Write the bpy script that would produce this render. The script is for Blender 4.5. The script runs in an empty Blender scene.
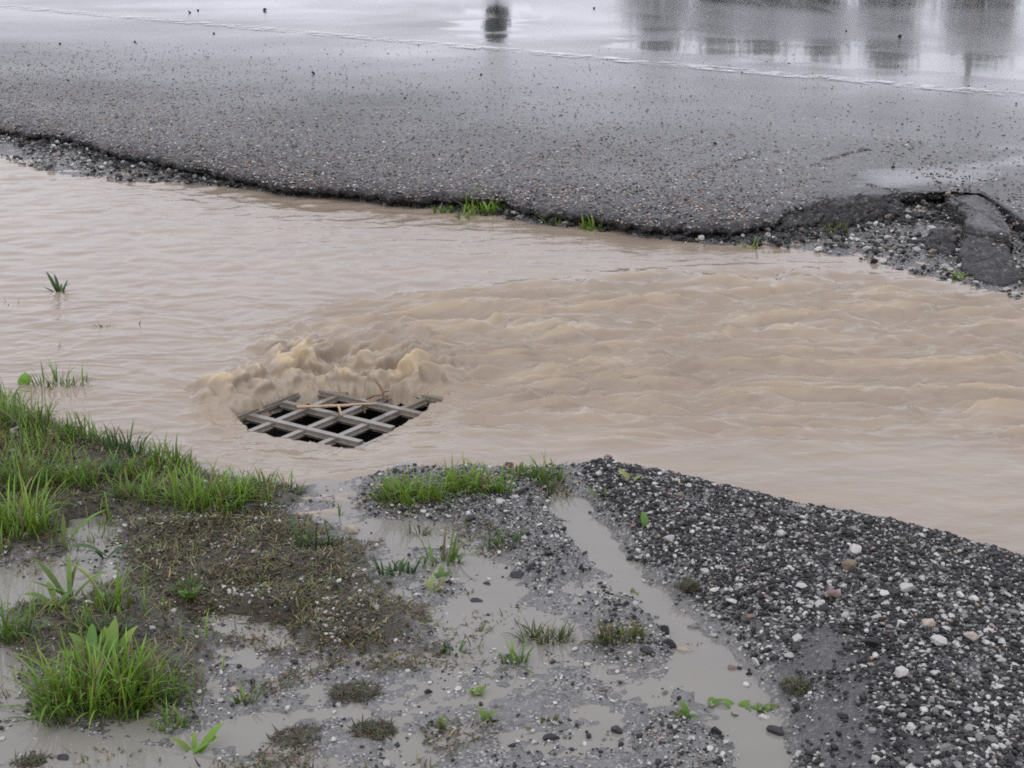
import bpy, bmesh, math, random
import numpy as np
from math import radians as R

random.seed(7)
RNG = np.random.default_rng(11)
scene = bpy.context.scene
COL = scene.collection

# ------------------------------------------------------------------ camera model
F, CAMH, PITCH = 1600.0, 1.55, R(18.0)
SP, CP = math.sin(PITCH), math.cos(PITCH)


def G(px, py, z=0.0):
    """point of the photograph -> point of the place at height z"""
    dx, dy = px - 512.0, 384.0 - py
    d = (dx, CP * F + SP * dy, -SP * F + CP * dy)
    t = (z - CAMH) / d[2]
    return (d[0] * t, d[1] * t, z)


def GA(pts, z=0.0):
    return np.array([G(p[0], p[1], z)[:2] for p in pts])


# ------------------------------------------------------------------ noise
_perm = RNG.permutation(256)
_perm = np.concatenate([_perm, _perm, _perm])
_ang = RNG.random(256) * 2 * np.pi
_gx, _gy = np.cos(_ang), np.sin(_ang)


def pn(x, y):
    xi = np.floor(x).astype(np.int64); yi = np.floor(y).astype(np.int64)
    xf = x - xi; yf = y - yi
    u = xf * xf * xf * (xf * (xf * 6 - 15) + 10); v = yf * yf * yf * (yf * (yf * 6 - 15) + 10)

    def g(ix, iy, fx, fy):
        h = _perm[_perm[ix & 255] + (iy & 255)]
        return _gx[h] * fx + _gy[h] * fy
    a = g(xi, yi, xf, yf); b = g(xi + 1, yi, xf - 1, yf)
    c = g(xi, yi + 1, xf, yf - 1); d = g(xi + 1, yi + 1, xf - 1, yf - 1)
    return ((a + u * (b - a)) * (1 - v) + (c + u * (d - c)) * v) * 1.5


def fbm(x, y, o=4, gain=0.5):
    s = 0; a = 1.0; f = 1.0
    for k in range(o):
        s = s + a * pn(x * f + 17.3 * k, y * f - 9.1 * k); a *= gain; f *= 2.03
    return s


def sstep(a, b, x):
    t = np.clip((x - a) / (b - a), 0, 1)
    return t * t * (3 - 2 * t)


def sdf(poly, x, y):
    """signed distance, negative inside"""
    poly = np.asarray(poly); n = len(poly)
    d = np.full(x.shape, 1e9); ins = np.zeros(x.shape, bool)
    for i in range(n):
        ax, ay = poly[i]; bx, by = poly[(i + 1) % n]
        ex, ey = bx - ax, by - ay
        wx, wy = x - ax, y - ay
        t = np.clip((wx * ex + wy * ey) / (ex * ex + ey * ey + 1e-12), 0, 1)
        d = np.minimum(d, (wx - ex * t) ** 2 + (wy - ey * t) ** 2)
        c = ((ay > y) != (by > y)) & (x < (bx - ax) * (y - ay) / (by - ay + 1e-12) + ax)
        ins ^= c
    d = np.sqrt(d)
    return np.where(ins, -d, d)


def linedist(poly, x, y):
    d = np.full(x.shape, 1e9)
    for i in range(len(poly) - 1):
        ax, ay = poly[i]; bx, by = poly[i + 1]
        ex, ey = bx - ax, by - ay
        wx, wy = x - ax, y - ay
        t = np.clip((wx * ex + wy * ey) / (ex * ex + ey * ey + 1e-12), 0, 1)
        d = np.minimum(d, (wx - ex * t) ** 2 + (wy - ey * t) ** 2)
    return np.sqrt(d)


# ------------------------------------------------------------------ mesh helpers
def mesh_np(name, V, faces, mat=None, parent=None, smooth=True, col=None, attrs=None):
    """faces: int array (n,k)"""
    V = np.asarray(V, np.float32); faces = np.asarray(faces, np.int32)
    me = bpy.data.meshes.new(name)
    n, k = faces.shape
    me.vertices.add(len(V)); me.vertices.foreach_set('co', V.ravel())
    me.loops.add(n * k); me.loops.foreach_set('vertex_index', faces.ravel())
    me.polygons.add(n)
    me.polygons.foreach_set('loop_start', np.arange(0, n * k, k, dtype=np.int32))
    me.polygons.foreach_set('loop_total', np.full(n, k, np.int32))
    me.update(calc_edges=True)
    me.validate()
    me.polygons.foreach_set('use_smooth', np.full(len(me.polygons), smooth, dtype=bool))
    if col is not None:
        a = me.attributes.new('col', 'FLOAT_COLOR', 'POINT')
        c = np.ones((len(V), 4), np.float32); c[:, :3] = col
        a.data.foreach_set('color', c.ravel())
    for nm, arr in (attrs or {}).items():
        a = me.attributes.new(nm, 'FLOAT', 'POINT')
        a.data.foreach_set('value', np.asarray(arr, np.float32).ravel())
    if mat: me.materials.append(mat)
    o = bpy.data.objects.new(name, me)
    COL.objects.link(o)
    if parent: o.parent = parent
    return o


def grid_faces(nx, ny, keep=None):
    i = np.arange(nx - 1); j = np.arange(ny - 1)
    I, J = np.meshgrid(i, j, indexing='xy')
    a = (J * nx + I).ravel()
    f = np.stack([a, a + 1, a + nx + 1, a + nx], 1)
    if keep is not None: f = f[keep.ravel()]
    return f


def compact(V, f, attrs):
    used = np.unique(f)
    m = np.full(len(V), -1); m[used] = np.arange(len(used))
    return V[used], m[f], {k: a[used] for k, a in attrs.items()}


def tag(o, label=None, cat=None, group=None, kind=None):
    if label: o['label'] = label
    if cat: o['category'] = cat
    if group: o['group'] = group
    if kind: o['kind'] = kind
    return o


def empty(name, loc, rz=0.0):
    o = bpy.data.objects.new(name, None); COL.objects.link(o)
    o.location = loc; o.rotation_euler = (0, 0, rz); o.empty_display_size = 0.05
    return o


# ------------------------------------------------------------------ materials
def new_mat(name):
    m = bpy.data.materials.new(name); m.use_nodes = True
    nt = m.node_tree
    return m, nt, nt.nodes['Principled BSDF']


def N(nt, t, **kw):
    n = nt.nodes.new(t)
    for k, v in kw.items():
        if k in n.inputs: n.inputs[k].default_value = v
        else: setattr(n, k, v)
    return n


def ramp(nt, fac, stops):
    r = nt.nodes.new('ShaderNodeValToRGB')
    el = r.color_ramp.elements
    while len(el) < len(stops): el.new(0.5)
    for e, (p, c) in zip(el, stops):
        e.position = p; e.color = (*c, 1) if len(c) == 3 else c
    nt.links.new(fac, r.inputs[0])
    return r.outputs[0]


def mixc(nt, fac, a, b):
    m = nt.nodes.new('ShaderNodeMix'); m.data_type = 'RGBA'
    for s, v in ((0, fac), (6, a), (7, b)):
        if hasattr(v, 'is_linked'): nt.links.new(v, m.inputs[s])
        else: m.inputs[s].default_value = v if s == 0 else (*v, 1)
    return m.outputs[2]


def mathn(nt, op, a, b=None, c=None):
    m = nt.nodes.new('ShaderNodeMath'); m.operation = op
    for s, v in enumerate((a, b, c)):
        if v is None: continue
        if hasattr(v, 'is_linked'): nt.links.new(v, m.inputs[s])
        else: m.inputs[s].default_value = v
    return m.outputs[0]


def attr(nt, name, fac=True):
    a = N(nt, 'ShaderNodeAttribute', attribute_name=name)
    return a.outputs['Fac' if fac else 'Color']


def objco(nt, scale=(1, 1, 1)):
    t = nt.nodes.new('ShaderNodeTexCoord')
    m = nt.nodes.new('ShaderNodeMapping'); m.inputs['Scale'].default_value = scale
    nt.links.new(t.outputs['Object'], m.inputs[0])
    return m.outputs[0]


def noise(nt, vec, scale, detail=3, rough=0.55):
    n = N(nt, 'ShaderNodeTexNoise', Scale=scale, Detail=detail, Roughness=rough)
    nt.links.new(vec, n.inputs['Vector'])
    return n.outputs['Fac']


def voro(nt, vec, scale, feature='F1'):
    n = N(nt, 'ShaderNodeTexVoronoi', Scale=scale); n.feature = feature
    nt.links.new(vec, n.inputs['Vector'])
    return n


def bump(nt, h, dist, strength=1.0, normal=None):
    b = N(nt, 'ShaderNodeBump', Strength=strength, Distance=dist)
    nt.links.new(h, b.inputs['Height'])
    if normal is not None: nt.links.new(normal, b.inputs['Normal'])
    return b.outputs[0]


# --- muddy flood water
def mat_water(name, base, churn_col, bump_amt, rough):
    m, nt, p = new_mat(name)
    co = objco(nt)
    st = objco(nt, (1.0, 2.2, 1.0))
    churn = attr(nt, 'churn')
    mott = noise(nt, st, 2.3, 4)
    c0 = mixc(nt, mott, tuple(v * 0.86 for v in base), tuple(v * 1.14 for v in base))
    nt.links.new(mixc(nt, churn, c0, churn_col), p.inputs['Base Color'])
    p.inputs['IOR'].default_value = 1.33
    p.inputs['Roughness'].default_value = rough
    n1 = noise(nt, st, 9, 2); n2 = noise(nt, st, 30, 2)
    h = mathn(nt, 'ADD', n1, mathn(nt, 'MULTIPLY', n2, 0.35))
    nt.links.new(bump(nt, h, bump_amt), p.inputs['Normal'])
    return m


M_FLOOD = mat_water('muddy_water', (0.285, 0.232, 0.182), (0.47, 0.37, 0.235), 0.0028, 0.08)
M_PUDDLE = mat_water('puddle_water', (0.215, 0.203, 0.18), (0.3, 0.26, 0.2), 0.0008, 0.06)


# --- wet ground: mud, silt, gravel bed, humus
def mat_ground():
    m, nt, p = new_mat('wet_ground')
    co = objco(nt)
    moss = attr(nt, 'moss'); grav = attr(nt, 'grav')
    big = noise(nt, co, 9, 5)
    mud = mixc(nt, big, (0.11, 0.106, 0.106), (0.22, 0.21, 0.20))
    vo = voro(nt, co, 190)
    spk = ramp(nt, vo.outputs['Color'], [(0.0, (0.03, 0.03, 0.03)), (0.45, (0.10, 0.098, 0.098)), (0.72, (0.2, 0.19, 0.18)), (0.86, (0.5, 0.48, 0.45))])
    mud2 = mixc(nt, ramp(nt, noise(nt, co, 25, 3), [(0.4, (0.15,) * 3), (0.62, (0.75,) * 3)]), mud, spk)
    gravc = mixc(nt, 0.6, (0.035, 0.036, 0.04), spk)
    c = mixc(nt, grav, mud2, gravc)
    hum = mixc(nt, noise(nt, co, 60, 4), (0.014, 0.011, 0.007), (0.055, 0.043, 0.023))
    c = mixc(nt, moss, c, hum)
    c = mixc(nt, attr(nt, 'silt'), c, (0.062, 0.06, 0.062))
    nt.links.new(c, p.inputs['Base Color'])
    rr = mathn(nt, 'ADD', mathn(nt, 'MULTIPLY', big, 0.3), 0.06)
    rr = mathn(nt, 'ADD', rr, mathn(nt, 'MULTIPLY', moss, 0.25))
    nt.links.new(rr, p.inputs['Roughness'])
    h = mathn(nt, 'ADD', noise(nt, co, 70, 5, 0.65), mathn(nt, 'MULTIPLY', vo.outputs['Distance'], -0.4))
    nt.links.new(bump(nt, h, 0.006), p.inputs['Normal'])
    return m


M_GROUND = mat_ground()


# --- asphalt
def mat_asphalt(name='wet_asphalt'):
    m, nt, p = new_mat(name)
    co = objco(nt)
    film = attr(nt, 'film')
    vo = voro(nt, co, 62)
    vo2 = voro(nt, co, 160)
    st = ramp(nt, vo.outputs['Color'], [(0.0, (0.012, 0.012, 0.013)), (0.45, (0.035, 0.034, 0.035)), (0.65, (0.09, 0.08, 0.07)), (0.85, (0.22, 0.18, 0.15)), (1.0, (0.42, 0.37, 0.32))])
    tar = mixc(nt, mathn(nt, 'MULTIPLY', vo.outputs['Distance'], 1.1), st, (0.018, 0.018, 0.022))
    c = mixc(nt, mathn(nt, 'MULTIPLY', film, 0.6), tar, (0.05, 0.05, 0.055))
    nt.links.new(c, p.inputs['Base Color'])
    big = noise(nt, co, 1.3, 4)
    r = mathn(nt, 'ADD', mathn(nt, 'MULTIPLY', big, 0.2), 0.42)
    r = mathn(nt, 'MULTIPLY', r, mathn(nt, 'SUBTRACT', 1.0, mathn(nt, 'MULTIPLY', film, 0.88)))
    nt.links.new(r, p.inputs['Roughness'])
    h = mathn(nt, 'ADD', mathn(nt, 'MULTIPLY', vo.outputs['Distance'], -1.0), mathn(nt, 'MULTIPLY', vo2.outputs['Distance'], -0.4))
    b = N(nt, 'ShaderNodeBump', Distance=0.022)
    nt.links.new(h, b.inputs['Height'])
    sg = mathn(nt, 'SUBTRACT', 1.0, mathn(nt, 'MULTIPLY', film, 1.06)); sg.node.use_clamp = True
    nt.links.new(mathn(nt, 'POWER', sg, 1.5), b.inputs['Strength'])
    nt.links.new(b.outputs[0], p.inputs['Normal'])
    p.inputs['IOR'].default_value = 1.4
    nt.links.new(mathn(nt, 'ADD', mathn(nt, 'MULTIPLY', film, 0.8), 0.1), p.inputs['Coat Weight'])
    nt.links.new(mathn(nt, 'SUBTRACT', 0.34, mathn(nt, 'MULTIPLY', film, 0.33)), p.inputs['Coat Roughness'])
    p.inputs['Coat IOR'].default_value = 1.33
    return m


M_ASPH = mat_asphalt()


def mat_line():
    m, nt, p = new_mat('worn_road_paint')
    co = objco(nt)
    p.inputs['Base Color'].default_value = (0.62, 0.62, 0.63, 1)
    p.inputs['Roughness'].default_value = 0.3
    n = noise(nt, co, 7, 5, 0.7)
    a = ramp(nt, n, [(0.44, (0, 0, 0)), (0.6, (1, 1, 1))])
    nt.links.new(mathn(nt, 'MULTIPLY', a, 0.8), p.inputs['Alpha'])
    return m


def mat_col(name, rough, spec=0.5, transl=0.0, bmp=None):
    m, nt, p = new_mat(name)
    c = attr(nt, 'col', False)
    if bmp:
        co = objco(nt)
        n = noise(nt, co, bmp, 4)
        c = mixc(nt, mathn(nt, 'MULTIPLY', n, 0.5), c, (0.03, 0.03, 0.03))
        nt.links.new(bump(nt, n, 0.003), p.inputs['Normal'])
    nt.links.new(c, p.inputs['Base Color'])
    p.inputs['Roughness'].default_value = rough
    p.inputs['Specular IOR Level'].default_value = spec
    if transl:
        t = N(nt, 'ShaderNodeBsdfTranslucent'); nt.links.new(c, t.inputs[0])
        mx = N(nt, 'ShaderNodeMixShader'); mx.inputs[0].default_value = transl
        nt.links.new(p.outputs[0], mx.inputs[1]); nt.links.new(t.outputs[0], mx.inputs[2])
        nt.links.new(mx.outputs[0], nt.nodes['Material Output'].inputs[0])
    return m


M_STONE = mat_col('wet_stone', 0.42, 0.25, 0, 130)
M_GRASS = mat_col('grass_blade', 0.38, 0.5, 0.4)
M_LITTER = mat_col('plant_litter', 0.55, 0.4)


def mat_iron():
    m, nt, p = new_mat('silty_cast_iron')
    co = objco(nt)
    n = noise(nt, co, 22, 4)
    c = mixc(nt, n, (0.085, 0.075, 0.063), (0.25, 0.218, 0.182))
    nt.links.new(c, p.inputs['Base Color'])
    p.inputs['Roughness'].default_value = 0.22
    nt.links.new(bump(nt, noise(nt, co, 60, 3), 0.003), p.inputs['Normal'])
    p.inputs['Coat Weight'].default_value = 0.7; p.inputs['Coat IOR'].default_value = 1.33
    p.inputs['Coat Roughness'].default_value = 0.08
    return m


M_IRON = mat_iron()


def mat_plain(name, c1, c2, scale, rough):
    m, nt, p = new_mat(name)
    co = objco(nt)
    nt.links.new(mixc(nt, noise(nt, co, scale, 4), c1, c2), p.inputs['Base Color'])
    p.inputs['Roughness'].default_value = rough
    nt.links.new(bump(nt, noise(nt, co, scale * 3, 3), 0.003), p.inputs['Normal'])
    return m


M_SHAFT = mat_plain('unlit_shaft_concrete', (0.010, 0.009, 0.008), (0.025, 0.022, 0.018), 9, 0.7)  # concrete made near black: the darkness inside the shaft is put into its colour
M_TWIG = mat_plain('peeled_twig', (0.32, 0.21, 0.12), (0.50, 0.36, 0.23), 40, 0.4)
M_DEAD = mat_plain('dead_leaf', (0.10, 0.05, 0.025), (0.26, 0.15, 0.07), 50, 0.5)
M_BARK = mat_plain('bark', (0.05, 0.04, 0.03), (0.13, 0.10, 0.075), 12, 0.8)
M_WOOD = mat_plain('weathered_pole', (0.09, 0.075, 0.06), (0.16, 0.14, 0.12), 6, 0.8)

# ------------------------------------------------------------------ layout curves
NEAR = GA([(-260, 330), (-120, 372), (0, 402), (30, 408), (62, 422), (110, 442), (170, 458), (215, 472), (265, 481), (310, 481), (345, 478),
           (365, 470), (400, 463), (470, 461), (520, 464), (560, 460), (600, 462), (650, 468), (700, 482), (750, 494), (800, 506), (850, 514),
           (900, 524), (950, 536), (985, 548), (1024, 560), (1180, 620), (1500, 700)])
FAR = GA([(-700, 85), (-250, 125), (0, 157), (60, 174), (130, 182), (200, 184), (260, 190), (330, 193), (380, 197), (430, 208), (480, 216), (560, 226), (650, 238),
          (760, 247), (850, 257), (900, 268), (950, 284), (1024, 299), (1200, 330), (1800, 420)])
ZR = 0.085
EDGE = GA([(-900, 20), (-300, 82), (-100, 108), (0, 123), (60, 133), (130, 148), (200, 164), (260, 176), (330, 184), (390, 188), (440, 192), (500, 195), (545, 205), (600, 211),
           (650, 218), (690, 222), (720, 222), (745, 219), (770, 213), (790, 206), (815, 200), (840, 197), (865, 196), (890, 194), (915, 192), (943, 190), (978, 190), (996, 200),
           (1007, 222), (1013, 245), (1026, 268), (1100, 285), (1300, 318), (1900, 380)], ZR)


def y_near(x): return np.interp(x, NEAR[:, 0], NEAR[:, 1]) + 0.015 * fbm(x * 6, x * 0 + 3.3, 4)
def y_far(x): return np.interp(x, FAR[:, 0], FAR[:, 1]) + 0.05 * fbm(x * 3, x * 0 + 8.1, 4)


def y_edge(x):
    return np.interp(x, EDGE[:, 0], EDGE[:, 1]) + 0.055 * fbm(x * 2.5, x * 0 + 1.7, 5, 0.62)


ZN = 0.02
REG = {k: GA(v, ZN) for k, v in {
    'mound': [(568, 462), (600, 456), (700, 476), (800, 500), (900, 517), (1024, 552), (1200, 600), (1200, 900), (770, 900), (800, 768), (790, 715), (775, 680), (735, 640),
              (690, 600), (655, 575), (625, 540), (595, 505)],
    'silt': [(820, 640), (842, 662), (858, 700), (872, 740), (890, 800), (822, 800), (812, 740), (808, 690)],
    'grass': [(-300, 330), (0, 398), (40, 410), (110, 440), (215, 470), (262, 480), (300, 482), (280, 508), (200, 512), (120, 510), (95, 540), (50, 550), (0, 560), (-300, 560)],
    'moss': [(125, 515), (200, 508), (300, 512), (345, 540), (380, 590), (425, 610), (420, 640), (330, 650), (240, 640), (180, 620), (130, 570)],
    'island': [(355, 480), (375, 466), (420, 460), (470, 462), (560, 458), (575, 470), (548, 488), (560, 520), (585, 560), (540, 590), (505, 545), (470, 525), (440, 512), (380, 512), (360, 500)],
    'bank2': [(590, 590), (630, 590), (650, 610), (680, 640), (660, 660), (600, 645)],
    'bank3': [(640, 715), (690, 715), (725, 745), (740, 800), (640, 800)],
    'bank4': [(10, 600), (150, 590), (210, 640), (190, 700), (60, 725), (30, 690)],
    'chan': [(552, 488), (588, 488), (604, 512), (632, 545), (655, 575), (690, 610), (720, 640), (745, 665), (765, 690), (790, 735), (800, 800), (752, 800), (738, 742), (708, 705), (672, 672),
             (662, 640), (648, 612), (620, 580), (585, 545), (556, 512)],
    'pool': [(318, 474), (362, 476), (352, 505), (440, 515), (470, 530), (500, 552), (530, 600), (590, 630), (570, 650), (510, 650), (450, 700), (400, 740), (370, 730), (430, 660), (430, 610), (460, 575),
             (440, 545), (385, 540), (340, 520), (325, 500)],
    'pool2': [(55, 512), (112, 508), (115, 545), (60, 560)],
    'pool3': [(-40, 555), (45, 560), (120, 560), (100, 590), (30, 600), (-40, 610)],
    'pool4': [(-40, 640), (30, 650), (38, 700), (90, 735), (190, 735), (260, 700), (330, 705), (300, 740), (180, 790), (-40, 800)],
    'pool5': [(205, 600), (300, 612), (300, 640), (230, 650), (190, 625)],
}.items()}


def zp(x, y):
    """level of the standing water on the near bank"""
    s = y_near(x) - y
    return -0.004 + 0.012 * np.clip(s, 0, 6)


def near_rel(x, y, s):
    n = fbm(x * 9, y * 9, 4)
    rel = 0.0012 + 0.006 * n + 0.0035 * fbm(x * 38, y * 38, 2)
    for key, h, fe in (('grass', 0.028, .05), ('moss', 0.022, .07), ('island', 0.020, .05), ('bank2', 0.016, .03), ('bank3', 0.022, .04), ('bank4', 0.020, .05), ('mound', 0.062, .16)):
        d = sdf(REG[key], x, y) + 0.025 * n
        w = sstep(fe * 0.4, -fe, d)
        rel = rel * (1 - w) + (h + 0.008 * n) * w
    for key, h, fe in (('chan', -0.013, .05), ('pool', -0.0045, .06), ('pool2', -.008, .03), ('pool3', -.007, .03), ('pool4', -.004, .05), ('pool5', -.002, .04)):
        d = sdf(REG[key], x, y) + 0.03 * fbm(x * 14 + 5, y * 14, 3)
        w = sstep(fe * 0.5, -fe, d)
        rel = rel * (1 - w) + (h + 0.006 * n + 0.003 * fbm(x * 38, y * 38, 2)) * w
    return rel


GC = np.array(G(337, 414, -0.04)[:2])            # grate centre
GA_ANG = math.atan2(-22.3, 33.0)                  # direction of its first bar set
EA = np.array([math.cos(GA_ANG), math.sin(GA_ANG)]); EB = np.array([-EA[1], EA[0]])
HALF_A, HALF_B = 0.262, 0.318


def grate_uv(x, y):
    dx, dy = x - GC[0], y - GC[1]
    return dx * EA[0] + dy * EA[1], dx * EB[0] + dy * EB[1]


def rect_d(x, y, ha=HALF_A, hb=HALF_B):
    u, v = grate_uv(x, y)
    qx, qy = np.abs(u) - ha, np.abs(v) - hb
    return np.hypot(np.maximum(qx, 0), np.maximum(qy, 0)) + np.minimum(np.maximum(qx, qy), 0)


RD = np.array([math.sin(R(0)), 1.0])


def ground_z(x, y):
    yn, yf, ye = y_near(x), y_far(x), y_edge(x)
    s = yn - y
    # near bank
    rel = near_rel(x, y, s)
    zb = zp(x, y) + rel * sstep(-0.02, 0.09, s)
    bed = np.maximum(-0.11, -0.4 * np.clip(-s, 0, 1) - 0.010)
    z = np.where(s > 0, zb, bed + 0.004 * fbm(x * 9, y * 9, 2))
    # far bank
    t = y - yf
    w = np.clip((y - yf) / np.maximum(ye - yf, 0.02), 0, 1)
    zf = 0.002 + 0.006 * w + 0.012 * fbm(x * 7, y * 7, 4) * sstep(0, 0.1, t)
    zfar = np.where(t > 0, zf, np.maximum(-0.11, 0.3 * t))
    z = np.where(y > 0.5 * (yn + yf), zfar, z)
    z = np.where(y > ye + 0.05, 0.02, z)
    # hollow that the drain sits in
    d = rect_d(x, y)
    z = np.minimum(z, -0.095 + np.clip(d - 0.05, 0, 1) * 0.6)
    return z


def axis(lo, hi, fine, mid_lo, mid_hi, mid, far):
    a = list(np.arange(lo, hi + 1e-6, fine))
    b = list(np.arange(hi + mid, mid_hi, mid)); c = list(np.arange(lo - mid, mid_lo, -mid))
    o = []; p, st = (b[-1] if b else hi), mid * 2
    while p < far: p += st; st *= 1.45; o.append(p)
    q = []; p, st = (c[-1] if c else lo), mid * 2
    while p > -far: p -= st; st *= 1.45; q.append(p)
    return np.array(sorted(a + b + c + o + q))


gx = axis(-2.2, 2.35, 0.009, -5.2, 5.2, 0.045, 700)
gy = axis(2.05, 4.75, 0.009, 1.6, 11.5, 0.045, 700)
X, Y = np.meshgrid(gx, gy, indexing='xy')
Z = ground_z(X, Y)
moss = np.maximum(sstep(0.05, -0.06, sdf(REG['moss'], X, Y) + 0.06 * fbm(X * 8, Y * 8, 3)), 0.85 * sstep(0.04, -0.05, sdf(REG['grass'], X, Y) + 0.05 * fbm(X * 8, Y * 8, 3)))
moss = np.maximum(moss, 0.75 * sstep(0.04, -0.05, sdf(REG['bank4'], X, Y) + 0.06 * fbm(X * 9, Y * 9, 3)))
grav = np.maximum(sstep(0.02, -0.04, sdf(REG['mound'], X, Y)), 0.8 * sstep(0.02, -0.04, sdf(REG['island'], X, Y)))
grav = np.maximum(grav, 0.9 * (Y > 0.5 * (y_near(X) + y_far(X))))
siltm = 0.7 * sstep(0.12, -0.04, sdf(REG['silt'], X, Y) + 0.09 * fbm(X * 9, Y * 9, 4))
keep = rect_d(0.25 * (X[:-1, :-1] + X[1:, 1:] + X[1:, :-1] + X[:-1, 1:]), 0.25 * (Y[:-1, :-1] + Y[1:, 1:] + Y[1:, :-1] + Y[:-1, 1:])) > 0.0
V = np.stack([X.ravel(), Y.ravel(), Z.ravel()], 1)
f = grid_faces(len(gx), len(gy), keep)
V, f, at = compact(V, f, {'moss': moss.ravel(), 'grav': grav.ravel(), 'silt': siltm.ravel()})
tag(mesh_np('ground', V, f, M_GROUND, attrs=at), kind='structure')

# ------------------------------------------------------------------ flood water
HOLE = GA([(232, 414), (254, 410), (272, 402), (290, 394), (322, 391), (344, 392), (364, 391), (384, 394), (404, 393), (420, 395), (446, 397), (438, 404), (414, 417), (388, 433), (360, 451), (337, 448), (312, 442), (282, 437), (250, 430)], -0.04)
TURB = GA([(215, 400), (250, 350), (290, 318), (340, 298), (430, 283), (560, 274), (800, 262), (1024, 290), (1400, 300), (1400, 470), (1024, 455), (900, 440), (760, 440), (640, 446), (540, 440), (470, 418), (440, 392), (300, 372)])
LOBE = GA([(185, 412), (200, 385), (235, 352), (285, 340), (330, 355), (420, 365), (468, 378), (455, 392), (400, 384), (330, 380), (292, 388), (248, 408), (222, 416)], 0.02)
LUMPS = [  # px, lower edge py, width px, height px
    (201, 411, 22, 9), (213, 406, 22, 20), (226, 409, 20, 10), (240, 411, 20, 8), (253, 410, 22, 9), (264, 400, 24, 10), (283, 384, 26, 20), (303, 380, 28, 17), (292, 391, 28, 11), (275, 395, 26, 8),
    (311, 389, 24, 9), (325, 391, 24, 10), (340, 389, 28, 13), (356, 390, 24, 10), (371, 391, 26, 9), (386, 389, 22, 9), (400, 391, 24, 13), (415, 389, 28, 17), (432, 390, 26, 11), (449, 391, 28, 8),
    (320, 378, 32, 11), (348, 376, 40, 9), (376, 378, 40, 9), (296, 366, 26, 12), (276, 373, 26, 13), (254, 388, 30, 12), (236, 396, 28, 12), (312, 362, 44, 8), (268, 362, 34, 9), (400, 372, 40, 8), (432, 376, 40, 8), (470, 384, 44, 5),
    (345, 362, 50, 7), (380, 364, 60, 6), (290, 350, 44, 6)]
LW = []
for k, (px, py, wpx, hpx) in enumerate(LUMPS):
    c = np.array(G(px, py - 2, -0.035)); m_ = np.linalg.norm(c - np.array([0, 0, CAMH])) / F
    wr = max(hpx * m_ * 0.95, wpx * m_ * 0.34)
    LW.append((c[0], c[1] + wr * 0.9, wpx * m_ * 0.55, wr, hpx * m_ * 1.0, math.atan2(GC[1] - c[1], GC[0] - c[0]), k))


def lumps(x, y):
    acc = np.zeros_like(x)
    nx = 0.020 * fbm(x * 13, y * 13, 2); ny = 0.020 * fbm(x * 13 + 7, y * 13 + 2, 2)
    for cx, cy, wt, wr, h, tow, k in LW:
        dx, dy = x - cx + nx, y - cy + ny
        ra, ta = dx * math.cos(tow) + dy * math.sin(tow), -dx * math.sin(tow) + dy * math.cos(tow)
        # steep on the side of the drain, long tail behind
        q = (ra / np.where(ra > 0, wr * 0.95, wr * 1.8)) ** 2 + (ta / wt) ** 2
        hh = h * 1.05 * np.clip(1 - q, 0, 1) ** 0.6
        hh = hh * (0.88 + 0.34 * fbm(ta * 22 + k, ra * 20 + k * 3, 3))
        acc = acc + np.clip(hh, 0, 1) ** 4
    return acc ** 0.25


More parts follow.
